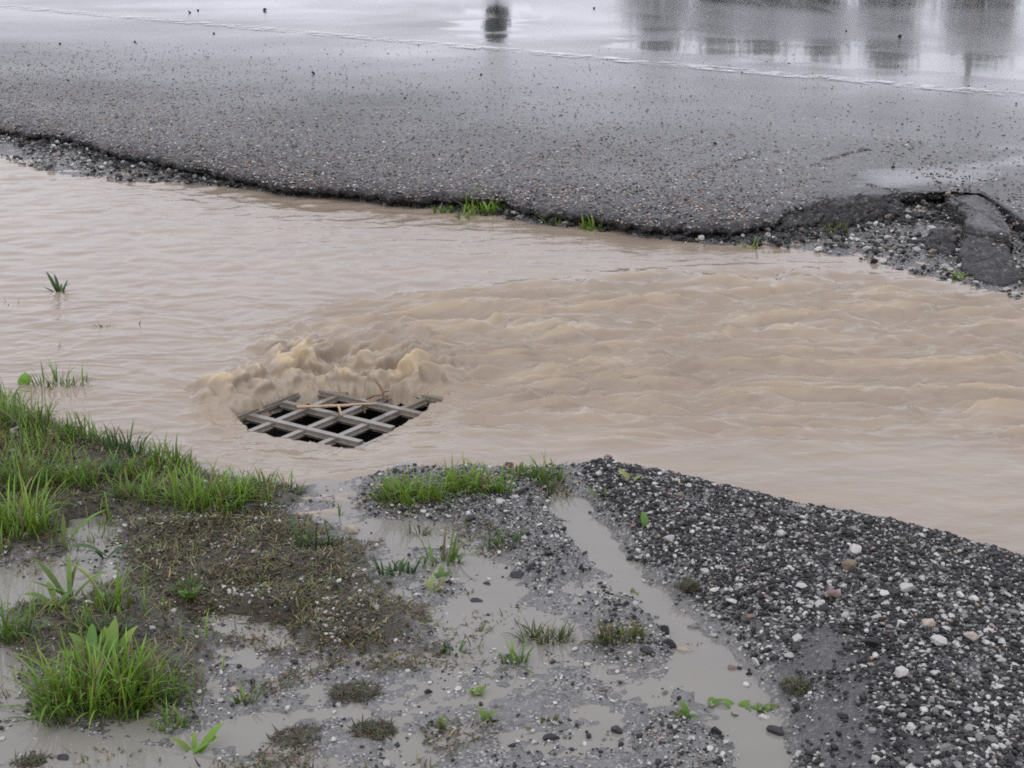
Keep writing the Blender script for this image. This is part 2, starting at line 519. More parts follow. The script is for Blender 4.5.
def flood(x, y):
    u, v = grate_uv(x, y)
    r = np.hypot(u, v); th = np.arctan2(y - GC[1], x - GC[0])
    d = rect_d(x, y)
    dsm = 0.29 * (((np.abs(u) / HALF_A) ** 3 + (np.abs(v) / HALF_B) ** 3) ** (1 / 3) - 1)
    hole = sdf(HOLE, x, y) + 0.012 * fbm(x * 25, y * 25, 3)
    turb = sstep(0.12, -0.30, sdf(TURB, x, y) + 0.1 * fbm(x * 3, y * 3, 3))
    wx = x + 0.10 * fbm(x * 2.2, y * 3.0, 3); wy = y + 0.06 * fbm(x * 2.4 + 9, y * 3.1 + 4, 3)
    z = (0.0014 + 0.0034 * sstep(0.3, -0.5, x) * (1 - turb)) * fbm(wx * 6, wy * 13 + 0.8 * wx, 3) + 0.0022 * fbm(wx * 3.2, wy * 6.5 + 3, 3)
    # stream lines: a current from the right that bends into the sink of the drain
    gx_, gy_ = x - GC[0] + 0.06 * fbm(x * 2.2, y * 3.0, 2), y - GC[1] - 0.12 + 0.04 * fbm(x * 2.4 + 9, y * 3.1 + 4, 2)
    gr = np.hypot(gx_, gy_) + 0.06
    psi = gy_ + 0.42 * np.arctan2(gy_, gx_); phi = gx_ + 0.42 * np.log(gr)
    st1 = fbm(phi * 2.0, psi * 8.0, 4); st2 = 1 - np.abs(fbm(phi * 1.5 + 4, psi * 4.6 + 7, 4)) * 2.0
    chop = fbm(wx * 4.5, wy * 8, 3)
    rad = fbm(th * 7 + 0.7 * fbm(x * 3, y * 3, 2), np.log(r + 0.05) * 3.2, 4)
    st3 = fbm(phi * 3.2 + 11, psi * 19, 3)
    strk = st1 * 0.024 + np.clip(st2, -0.6, 1) ** 2 * 0.019 + 0.006 * chop + 0.0065 * st3
    z = z + strk * turb * (1 + 0.5 * sstep(1.1, 0.35, r))
    z = z - 0.036 * np.exp(-np.clip(dsm, 0, 5) / 0.15)
    # smooth radial pull on the quiet sides
    z = z + 0.004 * rad * sstep(0.7, 0.15, r) * (1 - turb)
    lob = sstep(0.05, -0.06, sdf(LOBE, x, y) + 0.04 * fbm(x * 6, y * 6, 2))
    bil = np.abs(fbm(wx * 9, wy * 11, 4))
    bumps = lumps(x, y)
    z = z + lob * (0.002 + 0.012 * bil) + bumps + 0.010 * rad * lob + 0.0035 * lob * fbm(x * 55, y * 55, 2)
    drop = sstep(0.012, -0.02, hole)
    z = z * (1 - drop) + (-0.075) * drop
    z = np.where((d < 0) & (drop < 0.05), np.maximum(z, -0.036), z)
    churn = np.clip(np.maximum(lob * 0.15, 1.0 * sstep(0.015, 0.055, bumps + 0.012 * fbm(x * 40, y * 40, 2))), 0, 1)
    churn = np.maximum(churn, turb * (0.02 + 0.42 * sstep(-0.1, 1.1, st1 + 0.5 * fbm(phi * 1.2 + 8, psi * 3.5, 3))))
    churn = np.maximum(churn, 0.12 * sstep(-0.1, 1.0, fbm(wx * 2.5 + 7, wy * 7, 4)))
    return z, hole, churn


def steps(*seg):
    out = [seg[0][0]]
    for a, b, st in seg:
        k = max(1, int(round((b - a) / st))); out += list(a + (b - a) * np.arange(1, k + 1) / k)
    return np.array(out)


wx_ = steps((-12, -4.2, .2), (-4.2, -1.7, .022), (-1.7, -1.02, .008), (-1.02, -0.12, .0036), (-0.12, 1.75, .008), (1.75, 4.4, .022), (4.4, 12, .2))
wy_ = steps((2.6, 3.5, .03), (3.5, 4.5, .008), (4.5, 5.2, .0042), (5.2, 5.9, .008), (5.9, 10.5, .024), (10.5, 16, .2))
X, Y = np.meshgrid(wx_, wy_, indexing='xy')
Z, hole, churn = flood(X, Y)
def blur(A, n):
    for _ in range(n):
        B = A.copy()
        B[1:-1] = 0.25 * A[:-2] + 0.5 * A[1:-1] + 0.25 * A[2:]
        C_ = B.copy()
        C_[:, 1:-1] = 0.25 * B[:, :-2] + 0.5 * B[:, 1:-1] + 0.25 * B[:, 2:]
        A = C_
    return A
lobm = sstep(0.10, 0.0, sdf(LOBE, X, Y)) * (hole > 0.015)
Z = Z + (blur(Z, 2) - Z) * blur(lobm.astype(float), 2)
# let the lobes lean towards the drain, so that they curl over
lean = np.clip(Z + 0.015, 0, 0.1) * lobm
dd = np.hypot(X - GC[0], Y - GC[1]) + 1e-6
Xd = X - (X - GC[0]) / dd * lean * 0.45; Yd = Y - (Y - GC[1]) / dd * lean * 0.45
s = y_near(X) - Y; t = Y - y_far(X)
ok = (s < 0.25) & (t < 0.3) & (hole > -0.02)
kf = ok[:-1, :-1] & ok[1:, 1:] & ok[1:, :-1] & ok[:-1, 1:]
V = np.stack([Xd.ravel(), Yd.ravel(), Z.ravel()], 1)
f = grid_faces(len(wx_), len(wy_), kf)
V, f, at = compact(V, f, {'churn': churn.ravel()})
o_f = mesh_np('flood_water', V, f, M_FLOOD, attrs=at)
tag(o_f, kind='structure')

# standing water on the near bank
px_ = np.arange(-2.6, 2.8, 0.02); py_ = np.arange(1.8, 4.9, 0.02)
X, Y = np.meshgrid(px_, py_, indexing='xy')
s = y_near(X) - Y
Z = zp(X, Y) - np.where(s < 0, 0.012 * sstep(0, -0.12, s), 0) + 0.0004 * fbm(X * 9, Y * 9, 2)
ok = (s > -0.05) & (rect_d(X, Y) > 0.2)
kf = ok[:-1, :-1] & ok[1:, 1:] & ok[1:, :-1] & ok[:-1, 1:]
V = np.stack([X.ravel(), Y.ravel(), Z.ravel()], 1)
f = grid_faces(len(px_), len(py_), kf)
V, f, at = compact(V, f, {'churn': np.zeros(X.size)})
tag(mesh_np('puddle_water', V, f, M_PUDDLE, attrs=at), kind='structure')

# ------------------------------------------------------------------ road
LINE = GA([(-500, -50), (0, 6), (1024, 97), (1700, 150)], ZR)
LP0, LP1 = np.array(G(0, 7, ZR)[:2]), np.array(G(1024, 97, ZR)[:2])
LD = (LP1 - LP0) / np.linalg.norm(LP1 - LP0); LN = np.array([-LD[1], LD[0]])
if LN[1] < 0: LN = -LN
CRACKS = [GA(c, ZR) for c in ([(672, 181), (700, 170), (740, 160), (778, 151)], [(810, 165), (850, 152), (925, 144)], [(690, 222), (640, 214), (610, 205)], [(900, 192), (860, 183), (790, 181)])]
FILM = [(GA(c, ZR), w_) for c, w_ in (([(800, 192), (860, 172), (940, 158), (1100, 140), (1200, 150), (1100, 168), (1000, 178), (900, 192)], .7),
        ([(460, 4), (530, 4), (545, 30), (530, 50), (470, 46), (440, 36)], .92), ([(590, 38), (700, 36), (860, 44), (900, 50), (1060, 56), (1060, 88), (900, 78), (700, 60), (600, 52)], .86),
        ([(660, -12), (1060, -12), (1060, 12), (820, 14), (690, 6)], .84), ([(20, 2), (200, -6), (430, 6), (420, 22), (300, 20), (120, 10)], .55))]
rx = axis(-4.4, 3.9, 0.0125, -9, 9, 0.05, 60)
ro = list(np.arange(0, 0.3, 0.008)) + list(np.arange(0.3, 2.2, 0.022)) + list(np.arange(2.2, 9, 0.08)) + [9.5, 10, 11, 12, 13, 14, 15, 16, 18, 20]
ro = np.array(ro)
Xr, O = np.meshgrid(rx, ro, indexing='xy')
ye = y_edge(Xr)
xs_ = np.linspace(-70, 70, 28001); ys_ = y_edge(xs_); ker = np.hanning(801); ker /= ker.sum()
yes = np.interp(Xr, xs_, np.convolve(np.pad(ys_, 400, mode='edge'), ker, 'valid'))
Yr = yes + O + (ye - yes) * np.exp(-O / 0.9) + (0.03 * fbm(Xr * 9, O * 3, 3)) * np.exp(-O / 0.2)
crown = 0.012 * np.clip(O, 0, 8)
Zr = ZR + crown * 0.15 - 0.014 * np.exp(-O / 0.03) - 0.012 * np.exp(-O / 0.25) + 0.010 * fbm(Xr * 16, Yr * 16, 3) * np.exp(-O / 0.25) + 0.006 * fbm(Xr * 1.5, Yr * 1.5, 2) * np.exp(-O / 3)
cd = np.full(Xr.shape, 1e9)
for c in CRACKS: cd = np.minimum(cd, linedist(c, Xr + 0.03 * fbm(Xr * 9, Yr * 9, 3), Yr + 0.04 * fbm(Xr * 7, Yr * 7 + 5, 3)))
Zr = Zr - 0.018 * sstep(0.016, 0.003, cd) * sstep(-0.25, 0.15, fbm(Xr * 5, Yr * 5, 2))
# film of standing water
per = (Xr - LP0[0]) * LN[0] + (Yr - LP0[1]) * LN[1]      # distance beyond the painted line
fn = fbm(Xr * 0.55 + 3, Yr * 0.8, 4)
film = 0.31 * sstep(-1.8, 1.4, per + 0.6 * fn) * (0.7 + 0.5 * fn) + 0.5 * sstep(-6.6, -1.0, per + 0.9 * fn)
for c, wgt in FILM: film = np.maximum(film, wgt * sstep(0.25, -0.35, sdf(c, Xr, Yr) + 0.28 * fbm(Xr * 1.2, Yr * 2.6, 4)))
film = np.clip(film, 0, 1)
# ragged face below the lip
skirt = []
for k, (dz, dyo) in enumerate(((-0.022, -0.004), (-0.04, 0.05), (-0.12, 0.09))):
    skirt.append(np.stack([rx, Yr[0] + dyo + 0.02 * fbm(rx * 18 + k * 5, rx * 0 + k, 3), Zr[0] + dz + 0.012 * fbm(rx * 22, rx * 0 + 3 * k, 3)], 1))
top = np.stack([Xr, Yr, Zr], 2)
allv = np.concatenate([np.array(skirt[::-1]), top], 0)
filma = np.concatenate([np.zeros((3, len(rx))), film], 0)
f = grid_faces(len(rx), len(ro) + 3)
tag(mesh_np('road', allv.reshape(-1, 3), f, M_ASPH, attrs={'film': filma.ravel()}), kind='structure')


def road_z(x, y):
    o = y - y_edge(x)
    return ZR + 0.0018 * np.clip(o, 0, 8) - 0.014 * np.exp(-np.clip(o, 0, 9) / 0.03) - 0.012 * np.exp(-np.clip(o, 0, 9) / 0.25) + 0.006 * fbm(x * 1.5, y * 1.5, 2) * np.exp(-np.clip(o, 0, 50) / 3)


# painted line: a strip that follows the road surface
n = 500
tt = np.linspace(-14, 26, n)
rows = []
for w in (-0.12, -0.06, 0.0, 0.06, 0.12):
    P = LP0[None, :] + LD[None, :] * tt[:, None] + LN[None, :] * w
    rows.append(np.stack([P[:, 0], P[:, 1], road_z(P[:, 0], P[:, 1]) + 0.005], 1))
tag(mesh_np('road_marking', np.concatenate(rows), grid_faces(n, 5), mat_line()), kind='structure')


# ------------------------------------------------------------------ broken asphalt pieces
def slab(name, pts, z, thick, tilt, label, rough=0.008):
    P = GA(pts, z)
    # densify
    Q = []
    for i in range(len(P)):
        a, b = P[i], P[(i + 1) % len(P)]
        k = max(2, int(np.linalg.norm(b - a) / 0.02))
        for j in range(k): Q.append(a + (b - a) * j / k)
    Q = np.array(Q); c = Q.mean(0)
    ang = np.arange(len(Q))
    Q = Q + 0.012 * np.stack([fbm(Q[:, 0] * 20, Q[:, 1] * 20, 3), fbm(Q[:, 0] * 20 + 9, Q[:, 1] * 20, 3)], 1)
    rings = []
    for s_ in (0.02, .2, .4, .58, .72, .83, .91, .96, .985, 1.0):
        q = c + (Q - c) * s_
        zz = z + tilt[0] * (q[:, 0] - c[0]) + tilt[1] * (q[:, 1] - c[1]) + rough * fbm(q[:, 0] * 14, q[:, 1] * 14, 4) - 0.02 * (s_ > .95) * (s_ - .95) / .05
        rings.append(np.stack([q[:, 0], q[:, 1], zz], 1))
    for dz, sc in ((0.35, 1.015), (0.75, 0.99), (1.0, 0.96)):
        q = c + (Q - c) * sc + 0.012 * np.stack([fbm(Q[:, 0] * 25 + dz * 9, Q[:, 1] * 25, 2), fbm(Q[:, 0] * 25, Q[:, 1] * 25 + dz * 7, 2)], 1)
        rings.append(np.stack([q[:, 0], q[:, 1], rings[9][:, 2] - thick * dz], 1))
    m = len(Q); A = np.concatenate(rings) - np.array([c[0], c[1], z - thick])
    f = []
    for r_ in range(len(rings) - 1):
        for i in range(m):
            f.append((r_ * m + i, r_ * m + (i + 1) % m, (r_ + 1) * m + (i + 1) % m, (r_ + 1) * m + i))
    o = mesh_np(name, A, f, M_ASPH, attrs={'film': np.full(len(A), rough * 0 + (0.2 if tilt[1] < 0.05 else 0.0))})
    o.location = (c[0], c[1], z - thick)
    return tag(o, label, 'asphalt piece')


slab('asphalt_slab', [(944, 190), (977, 191), (996, 201), (1007, 222), (1011, 238), (986, 233), (965, 229), (966, 213), (950, 200)], 0.08, 0.075, (-0.02, -0.02), 'flat cracked slab of asphalt broken off the road at the right end of the washed out bite')
slab('asphalt_slab', [(966, 240), (985, 243), (1006, 248), (1016, 258), (1028, 272), (1002, 278), (984, 276), (964, 266), (958, 254)], 0.04, 0.06, (0.0, 0.10), 'sunken asphalt chunk tilting to the water below the flat cracked slab')
slab('asphalt_slab', [(800, 207), (830, 202), (870, 201), (903, 203), (900, 210), (860, 214), (815, 219), (780, 222), (775, 216)], 0.055, 0.05, (0.0, 0.12), 'long sagging strip of asphalt dropped below the lip inside the washed out bite', 0.03)
slab('asphalt_slab', [(930, 232), (946, 228), (957, 236), (955, 250), (938, 252), (926, 242)], 0.03, 0.05, (0.05, 0.05), 'black lump of crumbled asphalt leaning against the cracked slab', 0.02)

# ------------------------------------------------------------------ stones
def ico():
    bm = bmesh.new(); bmesh.ops.create_icosphere(bm, subdivisions=1, radius=1)
    v = np.array([p.co[:] for p in bm.verts]); f = np.array([[q.index for q in p.verts] for p in bm.faces]); bm.free()
    return v, f


ICO_V, ICO_F = ico()


def stones_mesh(pos, size, cols, flat=0.6, seed=1):
    """pos (n,3): where each stone sits; one angular stone each"""
    r = np.random.default_rng(seed); n = len(pos)
    V = np.repeat(ICO_V[None], n, 0)
    V = V * (1 + 0.42 * (r.random((n, 12, 1)) - 0.5))
    V = V + 0.22 * (r.random((n, 12, 3)) - 0.5)
    # chop against random planes: angular faces
    for k in range(2):
        nn = r.normal(size=(n, 1, 3)); nn /= np.linalg.norm(nn, axis=2, keepdims=True)
        h = 0.45 + 0.3 * r.random((n, 1, 1))
        dd = (V * nn).sum(2, keepdims=True) - h
        V = V - np.maximum(dd, 0) * nn
    sc = np.stack([0.75 + 0.6 * r.random(n), 0.6 + 0.4 * r.random(n), flat * (0.6 + 0.6 * r.random(n))], 1)
    V = V * sc[:, None, :]
    a = r.random(n) * 6.283; tx = r.normal(size=n) * 0.35
    ca, sa = np.cos(a)[:, None], np.sin(a)[:, None]; ct, s_t = np.cos(tx)[:, None], np.sin(tx)[:, None]
    y1 = V[:, :, 1] * ct - V[:, :, 2] * s_t; z1 = V[:, :, 1] * s_t + V[:, :, 2] * ct
    x2 = V[:, :, 0] * ca - y1 * sa; y2 = V[:, :, 0] * sa + y1 * ca
    W = np.stack([x2, y2, z1], 2) * (size[:, None, None] * 0.5) + pos[:, None, :]
    F_ = (ICO_F[None] + (np.arange(n) * 12)[:, None, None]).reshape(-1, 3)
    return W.reshape(-1, 3), F_, np.repeat(cols, 12, 0)


def palette(n, r, dark, mid, white, warm):
    """dark/mid/white/warm: shares"""
    c = np.zeros((n, 3)); q = r.random(n); k = r.random((n, 1))
    tot = dark + mid + white + warm
    a, b, d = dark / tot, (dark + mid) / tot, (dark + mid + white) / tot
    c[:] = (0.012 + 0.026 * k) * np.array([1, 1.0, 1.06])
    m = (q > a) & (q <= b); c[m] = ((0.12 + 0.2 * k) * np.array([1, .98, .95]))[m]
    m = (q > b) & (q <= d); c[m] = ((0.38 + 0.3 * k) * np.array([1, .98, .93]))[m]
    m = q > d; c[m] = ((0.14 + 0.25 * k) * np.array([1.15, .85, .7]))[m]
    return c


def scatter(n, box, accept, seed):
    r = np.random.default_rng(seed)
    x = box[0] + (box[1] - box[0]) * r.random(n); y = box[2] + (box[3] - box[2]) * r.random(n)
    k = accept(x, y) > r.random(n)
    return x[k], y[k], r


def gravel(name, n, box, accept, smin, smax, pw, pal, sink, seed, flat=0.6, zf=ground_z):
    x, y, r = scatter(n, box, accept, seed)
    size = smin + (smax - smin) * r.random(len(x)) ** pw
    z = zf(x, y) + size * sink
    return stones_mesh(np.stack([x, y, z], 1), size, palette(len(x), r, *pal), flat, seed + 50)


def join_stones(name, parts, label=None):
    Vs, Fs, Cs = [], [], []; o = 0
    for V, F_, C in parts:
        Vs.append(V); Fs.append(F_ + o); Cs.append(C); o += len(V)
    ob = mesh_np(name, np.concatenate(Vs), np.concatenate(Fs), M_STONE, smooth=False, col=np.concatenate(Cs))
    return tag(ob, label, None, None, 'stuff')


NB = (-2.1, 2.2, 2.1, 4.7)


def a_mound(x, y):
    d = sdf(REG['mound'], x, y) + 0.03 * fbm(x * 8, y * 8, 3)
    a = sstep(0.015, -0.05, d) * (y_near(x) - y > -0.03)
    si = sstep(0.07, -0.05, sdf(REG['silt'], x, y) + 0.09 * fbm(x * 9, y * 9, 4))
    pat = sstep(-0.55, 0.0, fbm(x * 4.5 + 2, y * 4.5, 3))
    return a * (1 - 0.95 * si) * (0.35 + 0.65 * pat)


def whiteness(x, y): return sstep(-0.4, 0.5, fbm(x * 3.2 + 1, y * 3.2 + 6, 2))


join_stones('gravel', [
    gravel('g', 82000, (0.1, 2.35, 2.1, 4.4), a_mound, 0.005, 0.012, 1.3, (6.2, 1.7, 1.5, .25), 0.25, 21),
    gravel('g', 32000, (0.1, 2.35, 2.1, 4.4), a_mound, 0.008, 0.019, 2.2, (7.4, 1.3, 1.2, .2), 0.28, 22),
    gravel('g', 18000, (0.1, 2.35, 2.1, 4.4), lambda x, y: a_mound(x, y) * whiteness(x, y) * sstep(3.75, 2.5, y), 0.009, 0.026, 2.2, (3.4, 2.0, 4.4, .15), 0.3, 23),
], 'mound of dark and white crushed stone on the right bank')


def a_mud(x, y):
    s = y_near(x) - y
    n1 = sstep(-0.2, 0.55, fbm(x * 6 + 4, y * 6, 3))
    isl = np.maximum(sstep(0.03, -0.03, sdf(REG['island'], x, y)), np.maximum(sstep(0.02, -0.02, sdf(REG['bank2'], x, y)), sstep(0.02, -0.03, sdf(REG['bank3'], x, y))))
    wet = ground_z(x, y) < zp(x, y) - 0.004
    return (s > 0.0) * (sdf(REG['silt'], x, y) + 0.05 * fbm(x * 9, y * 9, 3) > -0.01) * np.clip(0.07 + 0.4 * n1 + 0.8 * isl, 0, 1) * np.where(wet, 0.16, 1)


def a_moss(x, y):
    return sstep(0.02, -0.06, sdf(REG['moss'], x, y)) * sstep(0.0, 0.6, fbm(x * 7 + 1, y * 7 + 3, 3))


join_stones('fine_gravel', [
    gravel('g', 125000, NB, a_mud, 0.003, 0.008, 1.6, (3.6, 2.2, 3.6, .3), 0.25, 31),
    gravel('g', 28000, NB, a_mud, 0.008, 0.018, 2.2, (4.5, 1.6, 2.2, .3), 0.2, 32),
    gravel('g', 70000, NB, a_moss, 0.004, 0.013, 1.5, (0.5, 1.5, 5, .6), 0.25, 33),
], 'sparse grit and pale chips lying in the wet mud of the near bank')


def a_far(x, y):
    t = y - y_far(x); e = y_edge(x) - y
    left = sstep(-0.6, -1.6, x)
    right = sstep(1.0, 1.6, x)
    mid = 0.25
    return (t > -0.03) * (e > -0.06) * np.clip(left * 0.8 + right * 0.9 + mid, 0, 1) * sstep(-0.6, 0.1, fbm(x * 4, y * 4, 3))


FB = (-4.4, 3.4, 5.3, 11.2)
join_stones('shoulder_gravel', [
    gravel('g', 95000, FB, a_far, 0.008, 0.022, 1.4, (3.4, 3.6, 2.6, 1.0), 0.25, 41),
    gravel('g', 16000, FB, a_far, 0.018, 0.045, 2.0, (5, 1.6, 2.0, .6), 0.25, 42),
], 'stone chips washed along the foot of the road edge')


def rubble_ok(x, y):
    e = y_edge(x) - y
    return sstep(0.28, 0.05, e - 0.22 * (x > 1.0)) * (e > 0.0) * (y > y_far(x) - 0.02)


def rub_z(x, y):
    return np.where(y > y_edge(x) + 0.02, road_z(x, y) - 0.004, np.maximum(ground_z(x, y), 0.0) + 0.02 * np.random.default_rng(3).random(len(x)))


join_stones('asphalt_rubble', [
    gravel('g', 60000, FB, rubble_ok, 0.01, 0.04, 2.2, (9, .6, .25, .35), 0.15, 43, 0.75, rub_z),
], 'black crumbs of broken asphalt along the road edge')

def a_asph(x, y):
    o = y - y_edge(x)
    return (o > -0.01) * np.clip(1.1 * np.exp(-np.clip(o, 0, 9) / 1.15) + 0.0 * (o < 5), 0, 1) * (0.55 + 0.45 * sstep(-0.4, 0.4, fbm(x * 3, y * 3, 3)))


join_stones('asphalt_grit', [
    gravel('g', 340000, (-4.6, 3.6, 5.6, 14.0), a_asph, 0.007, 0.020, 1.5, (1.8, 3.2, 1.3, 3.0), 0.0, 47, 0.5, road_z),
], 'coarse chippings standing out of the worn asphalt')

# single stones that one can point at
def stone(px, py, wpx, col, label, flat=0.6, z=None, seed=1, cat='stone', group=None, on_road=False, up=0.12):
    zz = ZR if on_road else ZN
    x, y, _ = G(px, py, zz)
    xa, ya = np.array([x]), np.array([y])
    z0 = float(road_z(xa, ya)[0]) if on_road else max(float(ground_z(xa, ya)[0]), float(zp(xa, ya)[0]) - 0.004 if y < float(y_near(xa)[0]) else -0.02)
    dist = math.sqrt(x * x + y * y + CAMH ** 2)
    w = wpx * dist / F
    r = np.random.default_rng(seed)
    bm = bmesh.new()
    for k in range(16):
        p = r.normal(size=3); p /= np.linalg.norm(p)
        p *= 0.8 + 0.3 * r.random()
        bm.verts.new((p[0] * w * 0.55, p[1] * w * 0.42, p[2] * w * 0.5 * flat))
    res = bmesh.ops.convex_hull(bm, input=bm.verts)
    bmesh.ops.delete(bm, geom=[v for v in bm.verts if not v.link_faces], context='VERTS')
    bmesh.ops.bevel(bm, geom=list(bm.edges), offset=w * 0.025, segments=1, affect='EDGES')
    bmesh.ops.recalc_face_normals(bm, faces=bm.faces)
    me = bpy.data.meshes.new('stone'); bm.to_mesh(me); bm.free()
    a = me.attributes.new('col', 'FLOAT_COLOR', 'POINT')
    a.data.foreach_set('color', np.tile(np.array([*col, 1], np.float32), len(me.vertices)))
    me.materials.append(M_STONE)
    o = bpy.data.objects.new('stone', me); COL.objects.link(o)
    if not on_road and float(sdf(REG['mound'], xa, ya)[0]) < 0.0: up = 0.5
    o.location = (x, y, z0 + w * flat * up + (0.006 if up == 0.5 else 0)); o.rotation_euler = (0, 0, r.random() * 1.2 - 0.6)
    return tag(o, label, cat, group)


DK, BL, WH, CR, PK, GR = (.035, .035, .04), (.02, .02, .023), (.55, .53, .50), (.42, .37, .29), (.22, .15, .125), (.2, .2, .2)
STONES = [
    (517, 570, 17, DK, 'flat dark stone lying alone in the shallow pool, largest of the stones there', .5),
    (533, 566, 13, BL, 'small black stone just right of the flat dark stone in the pool', .7),
    (548, 558, 10, DK, 'upright dark chip behind the flat dark stone in the pool', 1.1),
    (582, 567, 8, BL, 'black splinter of stone standing on end in the grey mud right of the pool', 1.5),
    (563, 523, 9, BL, 'small black stone on the left brink of the narrow channel', .8),
    (476, 595, 15, DK, 'low dark stone with two grass blades beside it in the pool', .5),
    (471, 518, 14, DK, 'dark oval stone at the foot of the long tuft on the gravel island', .6),
    (352, 525, 17, CR, 'cream lump of limestone at the edge of the pool beside the moss', .7),
    (664, 628, 14, BL, 'black pointed stone at the right end of the flattened grass patch', 1.0),
    (668, 643, 19, DK, 'dark block of stone below the black pointed stone at the channel', .8),
    (685, 645, 17, CR, 'cream rounded stone lying beside the dark block at the channel', .6),
    (648, 652, 18, DK, 'dark flat stone left of the cream stone at the channel', .5),
    (693, 622, 14, GR, 'blue grey stone at the foot of the gravel mound across from the flattened grass', .7),
    (733, 664, 11, PK, 'reddish brown chip at the foot of the gravel mound', .9),
    (750, 632, 11, PK, 'orange brown pebble on the lower slope of the gravel mound', .8),
    (693, 668, 8, (.45, .3, .27), 'small pink pebble awash in the narrow channel', .7),
    (775, 728, 20, DK, 'large dark stone on the right brink of the channel near the bottom edge', .6),
    (764, 713, 13, WH, 'white stone among the green leaves at the channel', .8),
    (716, 731, 12, BL, 'black pyramid of stone at the left brink of the channel near the bottom edge', 1.3),
    (617, 728, 14, DK, 'dark brown clod standing in the mud left of the fine gravel patch', .9),
    (551, 735, 17, DK, 'dark stone in the flat mud at the bottom middle of the photo', .7),
    (936, 672, 17, WH, 'bright white wedge of stone on the lower right of the gravel mound', .7),
    (970, 664, 20, (.5, .43, .38), 'pale pinkish slab of stone right of the white wedge on the mound', .6),
    (925, 655, 15, (.5, .42, .35), 'buff stone behind the white wedge on the mound', .9),
    (899, 706, 14, WH, 'white three cornered stone by the smooth silt on the mound', 1.0),
    (905, 612, 15, WH, 'white stone high on the right half of the gravel mound', .7),
    (848, 592, 17, (.22, .17, .11), 'tan brown stone in the middle of the gravel mound', .8),
    (832, 622, 16, PK, 'reddish stone below the tan stone on the mound', .7),
    (852, 575, 15, WH, 'white angular stone above the tan stone on the mound', .9),
    (779, 556, 9, WH, 'round white pebble on the dark upper slope of the mound', .9),
    (668, 553, 13, WH, 'white stone on the left slope of the mound above the channel', .7),
    (637, 553, 9, WH, 'lone white pebble on the brink where mound meets channel', .9),
    (1000, 545, 18, BL, 'black stone on the crest of the mound against the flood at far right', .6),
    (870, 672, 16, BL, 'black stone beside the top of the smooth silt patch', .7),
    (608, 463, 9, PK, 'small red brown stone at the top of the mound by the grass', .9),
    (509, 458, 10, (.22, .13, .10), 'rusty stone at the edge of the flood behind the gravel island', .9),
    (487, 489, 11, (.5, .36, .3), 'pink stone at the right end of the long tuft', .8),
    (500, 503, 11, WH, 'white stone in front of the pink stone on the gravel island', .7),
    (18, 432, 18, (.4, .38, .36), 'grey white stone among the grass at the left edge', .5),
    (235, 686, 12, (.5, .4, .36), 'pale pink pebble in the mud right of the big grass clump', .7),
    (173, 609, 9, WH, 'white pebble in the wet mud right of the broad leaved weeds', .7),
    (64, 755, 17, DK, 'dark clod lying in the puddle at the bottom left corner', .5),
]
for i, (px, py, w, c, lab, fl) in enumerate(STONES): stone(px, py, w, c, lab, fl, seed=100 + i)
stone(944, 279, 22, BL, 'black lump of asphalt standing in the flood below the washed out bite', .6, seed=301)
for i, (px, py, w, c, lab) in enumerate([
        (884, 258, 9, WH, 'white stone at the waterline below the washed out bite'), (769, 233, 9, WH, 'white stone under the left end of the washed out bite'),
        (900, 237, 9, CR, 'cream stone in the middle of the washed out bite'), (888, 234, 8, WH, 'white stone left of the cream stone in the washed out bite'),
        (931, 226, 10, WH, 'white stone resting by the black lump in the washed out bite'), (1016, 291, 9, WH, 'white stone at the waterline below the sunken chunk')]):
    stone(px, py, w, c, lab, .8, seed=330 + i)
for i, (px, py) in enumerate([(190, 14), (60, 45), (68, 81), (313, 75), (405, 99), (481, 76), (265, 12), (594, 10), (846, 33), (715, 145), (634, 161), (1016, 106), (900, 39), (742, 74), (198, 12), (893, 168), (214, 35), (135, 43)]):
    stone(px, py, 2.6 if i % 3 else 4.4, BL, 'small black stone lying loose on the wet asphalt', .8, seed=400 + i, group='loose stones on the road', on_road=True, up=.3)

# ------------------------------------------------------------------ drain
root = empty('drain_grate', (GC[0], GC[1], -0.08), GA_ANG)
tag(root, 'grey iron storm drain grate of crossed bars with flood water pouring through', 'drain grate')


def bar_mesh(x0, x1, y0, y1, z1, z0, bev=0.007):
    bm = bmesh.new()
    bmesh.ops.create_cube(bm, size=1)
    for v in bm.verts:
        v.co.x = x0 if v.co.x < 0 else x1; v.co.y = y0 if v.co.y < 0 else y1; v.co.z = z0 if v.co.z < 0 else z1
    bmesh.ops.bevel(bm, geom=list(bm.edges), offset=bev, segments=2, affect='EDGES')
    return bm


def bm_obj(name, bm, mat, parent):
    me = bpy.data.meshes.new(name); bm.to_mesh(me); bm.free()
    me.materials.append(mat)
    for p in me.polygons: p.use_smooth = False
    o = bpy.data.objects.new(name, me); COL.objects.link(o); o.parent = parent
    return o


